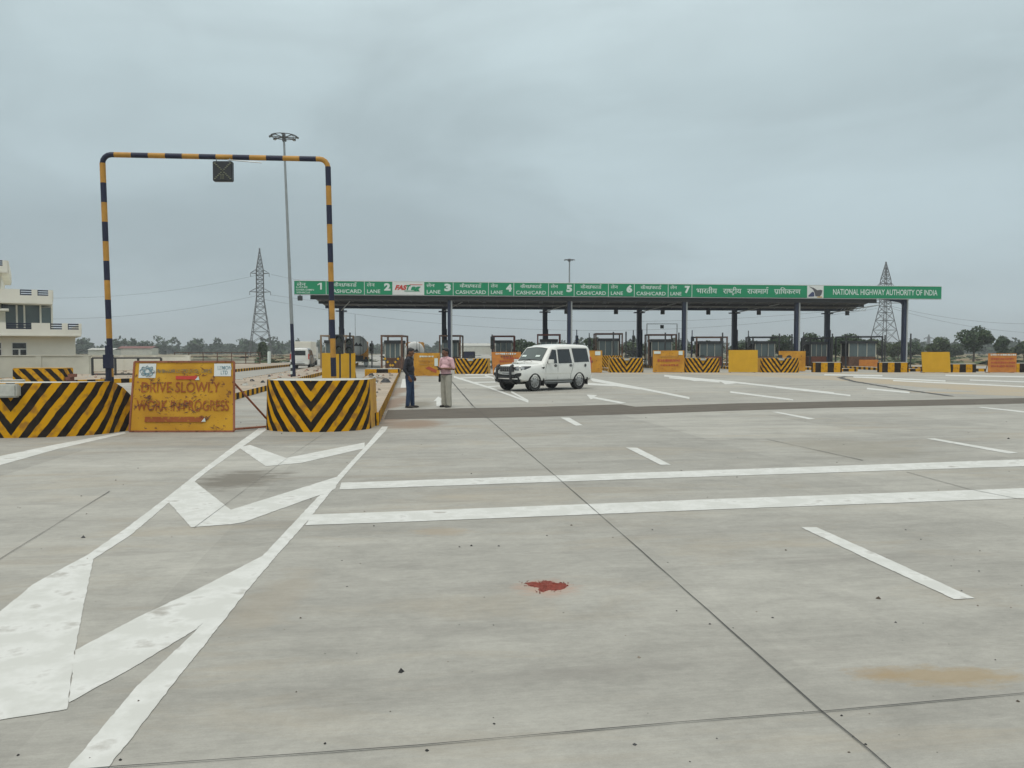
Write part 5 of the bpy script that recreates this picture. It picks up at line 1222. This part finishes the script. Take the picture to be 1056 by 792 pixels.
for i, (px, y, wp, yt, lab) in enumerate(TR):
    tree(lab, px, y, wp, yt, seed=i+3, n=2600 if i != 1 else 4200, mats=('leaf', 'leaf2') if i % 3 else ('leaf2', 'leaf'), trunkh=.10 if i not in (1, 18) else .14)
# far wood: one mass along the horizon
mb = MB(); rnd = random.Random(77)
for i in range(330):
    px = rnd.uniform(-90, 1150); y = rnd.uniform(360, 620)
    if 330 < px < 560: y += 120
    h = rnd.uniform(5, 9.5)*(1.12 if px < 320 else 1.0); w_ = rnd.uniform(7, 16)
    crown(mb, (XA(px, y), y, h*.5-.4), w_, 8, h, 110, 1.0, ('hedge', 'leaf'), i+500, 5)
for i in range(520):
    px = rnd.uniform(-90, 1150); y = rnd.uniform(420, 700); h = rnd.uniform(3, 6); crown(mb, (XA(px, y), y, h*.45-.4), rnd.uniform(14, 26), 8, h, 60, 1.3, ('hedge', 'hedge'), i+1500, 4)
stuff(mb.build('far_wood'), 'dark continuous line of far trees along the horizon', 'trees')
mb = MB()
for i in range(900):
    px = rnd.uniform(-80, 1150); y = rnd.uniform(104, 300); 
    if rnd.random() < .3: y = rnd.uniform(102, 130)
    p = Vector((XA(px, y), y, -.25)); s = rnd.uniform(.2, .9)
    for k in range(8): mb.poly([p+Vector((rnd.uniform(-1, 1)*s*2, rnd.uniform(-1, 1), 0)), p+Vector((rnd.uniform(-1, 1)*s*2, 0, rnd.uniform(.2, .8)*s)), p+Vector((rnd.uniform(-1, 1)*s*2, rnd.uniform(-1, 1), rnd.uniform(.0, .5)*s))], rnd.choice(['leaf', 'leaf2', 'hedge']))
stuff(mb.build('scrub'), 'low scrub and weeds on the fields beyond the toll plaza', 'scrub')

# ------------------------------------------------------------------ people
def remesh(name, shapes, vox, m, parent, it=3, extra=None):
    mb = MB()
    for s in shapes:
        if s[0] == 'e': mb.ell(s[1], s[2], m, mx=s[3] if len(s) > 3 else None, seg=20, rings=14)
        else:
            a, b_, ra, rb = Vector(s[1]), Vector(s[2]), s[3], s[4]; mb.tube([a, b_], ra, m, 16, rb); mb.ell(a, (ra,)*3, m, seg=16, rings=10); mb.ell(b_, (rb,)*3, m, seg=16, rings=10)
    o = mb.build(name, parent); o.data.validate()
    rm = o.modifiers.new('r', 'REMESH'); rm.mode = 'VOXEL'; rm.voxel_size = vox; sm = o.modifiers.new('s', 'SMOOTH'); sm.iterations = it; sm.factor = .5
    me = bpy.data.meshes.new_from_object(o.evaluated_get(bpy.context.evaluated_depsgraph_get())); o.modifiers.clear(); o.data = me
    me.materials.clear(); me.materials.append(M[m])
    for p in me.polygons: p.use_smooth = True
    return o
def hand(wr, d, n, side):      # wrist, direction along the fingers, palm normal, +1/-1 thumb side
    d = Vector(d).normalized(); n = (Vector(n)-d*Vector(n).dot(d)).normalized(); l = d.cross(n)*side; wr = Vector(wr); S = []
    for k in (-1.3, -.45, .45, 1.3): S.append(('c', wr+l*k*.008, wr+d*.085+l*k*.023, .016, .012))
    for k, ln in ((-1.5, .062), (-.5, .078), (.5, .084), (1.5, .074)):
        b_ = wr+d*.088+l*k*.0205; m_ = b_+d*ln*.55+n*.012; S.append(('c', b_, m_, .0095, .0088)); S.append(('c', m_, m_+d*ln*.42+n*.03, .0088, .0075))
    th = wr+d*.025+l*.028; S.append(('c', th, th+d*.035+l*.028+n*.012, .0125, .0105)); S.append(('c', th+d*.035+l*.028+n*.012, th+d*.065+l*.035+n*.026, .0105, .0085))
    return S
def person(label, loc, rz, pose):
    t = thing('person', label, 'person', loc, rz); g = pose
    hx, hz = g.get('head', (0, 0)); HC = Vector((0, -.035, 1.60)); hr = Matrix.Rotation(g.get('turn', 0), 3, 'Z')@Matrix.Rotation(g.get('nod', 0), 3, 'X')
    H = lambda x, y, z: HC+hr@Vector((x, y, z))
    sk = [('e', HC, (.076, .095, .112), hr), ('e', H(0, -.03, -.055), (.058, .065, .062), hr), ('c', (0, 0, 1.42), H(0, .015, -.06), .062, .056),
          ('c', H(0, -.088, .015), H(0, -.112, -.022), .010, .017), ('e', H(0, -.085, -.058), (.026, .016, .009), hr), ('e', H(0, -.082, -.073), (.022, .014, .008), hr), ('e', H(0, -.075, -.098), (.025, .02, .018), hr),
          ('e', H(-.078, .005, -.01), (.012, .024, .032), hr), ('e', H(.078, .005, -.01), (.012, .024, .032), hr), ('c', H(-.045, -.083, .028), H(.045, -.083, .028), .012, .012),
          ('e', (0, 0, 1.22), (.14, .095, .22)), ('e', (0, 0, 1.0), (.13, .09, .14)), ('c', (-.13, 0, 1.38), (.13, 0, 1.38), .06, .06)]
    ll = g['legs']
    for s, (hip, knee, ank) in zip((-1, 1), ll): sk += [('c', hip, knee, .07, .045), ('c', knee, ank, .045, .035)]
    for s, (sh, el, wr, hd, nn) in zip((-1, 1), g['arms']):
        sk += [('c', sh, el, .047, .038), ('c', el, wr, .039, .026)]+hand(wr, hd, nn, s*g.get('thumb', 1))
    body = remesh('body', sk, .0075, 'skin', t, 2)
    eyes = MB()
    for s in (-1, 1): eyes.ell(H(s*.031, -.090, .008), (.013, .006, .007), 'letter', mx=hr, seg=8, rings=6); eyes.ell(H(s*.031, -.0945, .008), (.006, .004, .006), 'hair', mx=hr, seg=8, rings=6)
    for s in (-1, 1): eyes.tube([H(s*.016, -.097, .030), H(s*.048, -.088, .030)], .005, 'hair', 5)
    eyes.build('eyes', t, smooth=True)
    hs = [('e', H(0, .018, .038), (.084, .094, .092), hr), ('e', H(0, .05, -.01), (.078, .062, .085), hr), ('e', H(0, -.035, .085), (.062, .055, .038), hr), ('e', H(-.03, -.06, .092), (.035, .03, .02), hr)]
    if g.get('moustache'): hs_ = 1
    remesh('hair', hs, .008, 'hair', t, 2)
    if g.get('moustache'):
        mo = MB(); mo.tube([H(-.028, -.092, -.046), H(0, -.104, -.040), H(.028, -.092, -.046)], .008, 'hair', 6); mo.build('moustache', t, smooth=True)
    b = g['belly']
    st = [('e', (0, .0, 1.27), (.178, .112, .17)), ('c', (-.13, .005, 1.385), (.13, .005, 1.385), .070, .070), ('e', (0, -.01-b*.5, 1.10), (.160+b*.3, .115+b, .17)), ('e', (0, -.005-b*.3, .99), (.160+b*.2, .115+b*.7, .10)), ('c', (0, 0, 1.40), (0, .0, 1.45), .085, .068)]
    for sh, el, wr, hd, nn in g['arms']:
        sh, el, wr = Vector(sh), Vector(el), Vector(wr); f = g['sleeve']
        if f <= 1: st += [('c', sh, sh.lerp(el, f), .064, .058)]
        else: st += [('c', sh, el, .062, .050), ('c', el, el.lerp(wr, f-1), .050, .042)]
    remesh('shirt', st, .010, g['shirt'], t, 3)
    cl = MB()
    for s in (-1, 1): cl.mesh([(s*.012, -.088, 1.40), (s*.075, -.062, 1.455), (s*.07, .01, 1.475), (s*.05, -.07, 1.40)], [(0, 3, 1), (1, 3, 2)], g['shirt'])
    cl.build('collar', t)
    tr_ = [('e', (0, 0, .93), (.160+b*.15, .112+b*.4, .10))]
    for hip, knee, ank in ll:
        hip, knee, ank = Vector(hip), Vector(knee), Vector(ank); tr_ += [('c', hip, knee, g['tw'][0], g['tw'][1]), ('c', knee, ank+Vector((0, 0, .0)), g['tw'][1], g['tw'][2])]
    remesh('trousers', tr_, .010, g['trousers'], t, 2)
    if g.get('belt'): 
        bl = MB(); n = 24; bl.tube([((.164+b*.2)*math.cos(6.2832*i/n), -.003*b+(.117+b*.55)*math.sin(6.2832*i/n)-b*.1, .955) for i in range(n+1)], .018, 'shoe', 6); bl.build('belt', t, smooth=True)
    for hip, knee, ank in ll:
        a = Vector(ank); remesh('shoe', [('e', (a.x, a.y-.065, .035), (.046, .135, .035)), ('e', (a.x, a.y+.01, .052), (.042, .06, .05)), ('e', (a.x, a.y-.05, .018), (.046, .14, .018))], .008, 'shoe', t, 2)
    return t
# dark shirted man, facing right, looking slightly down
person('man in a charcoal shirt and blue jeans, facing the man in the pink shirt', (G(422.5, 420.5).x, G(422, 420.5).y, 0), R(90-12), dict(
    turn=R(4), nod=R(14), belly=.012, sleeve=1.75, shirt='shirtdark', trousers='jeans', tw=(.098, .072, .062),
    legs=[((-.085, .0, .90), (-.090, -.01, .49), (-.09, .03, .09)), ((.085, 0, .90), (.10, -.035, .49), (.105, -.05, .09))],
    arms=[((-.195, .01, 1.375), (-.250, .065, 1.10), (-.19, -.05, .89), (.2, -.35, -.9), (1, 0, 0)), ((.195, .01, 1.375), (.250, .06, 1.10), (.19, -.07, .90), (-.25, -.45, -.85), (-1, 0, 0))]))
pm = person('man in a pink short sleeved shirt and beige trousers, holding his hands before his belly', (G(460.5, 420.0).x, G(460.5, 420.0).y, 0), R(-42), dict(
    turn=R(-12), nod=R(6), belly=.038, sleeve=.86, shirt='pink', trousers='khaki', tw=(.108, .090, .080), moustache=True, belt=True,
    legs=[((-.09, .0, .90), (-.105, -.01, .49), (-.11, .02, .09)), ((.09, 0, .90), (.10, -.02, .49), (.115, -.0, .09))],
    arms=[((-.20, .01, 1.375), (-.275, .02, 1.12), (-.10, -.225, 1.10), (.9, -.25, .05), (0, .3, .9)), ((.20, .01, 1.375), (.275, .03, 1.12), (.10, -.23, 1.13), (-.9, -.25, 0), (0, .3, .9))]))
hp = Vector((G(460.5, 420).x, G(460.5, 420).y, 0)); rm = Matrix.Rotation(R(-42), 3, 'Z')
ph = B('phone', None, ((0, 0, 0), (.075, .012, .14)), m='dark', bevel=.004); ph.location = hp+rm@Vector((0, -.30, 1.145)); ph.rotation_euler = (R(55), 0, R(-42)); tag(ph, 'small dark phone held in the hands of the pink shirted man', 'phone')
bg_ = B('document_pouch', None, ((0, 0, 0), (.05, .14, .24)), m='dark', bevel=.012); bg_.location = hp+rm@Vector((-.225, -.02, .85)); bg_.rotation_euler = (0, R(4), R(-42)); tag(bg_, 'black pouch hanging at the hip of the pink shirted man', 'pouch')

# ------------------------------------------------------------------ haze
hb = MB(); hb.box((0, 1450, 21.5), (5300, 3620, 45.6), 'dark'); hz = hb.build('haze'); hz.data.materials.clear()
hm = bpy.data.materials.new('haze'); hm.use_nodes = True; ht = hm.node_tree; ht.nodes.clear(); ho_ = ht.nodes.new('ShaderNodeOutputMaterial'); pv = ht.nodes.new('ShaderNodeVolumePrincipled')
pv.inputs['Color'].default_value = (.86, .90, .93, 1); pv.inputs['Density'].default_value = .0006; ht.links.new(pv.outputs[0], ho_.inputs['Volume'])
hz.data.materials.append(hm); stuff(hz, 'pale haze that fades the far trees and pylons', 'haze')
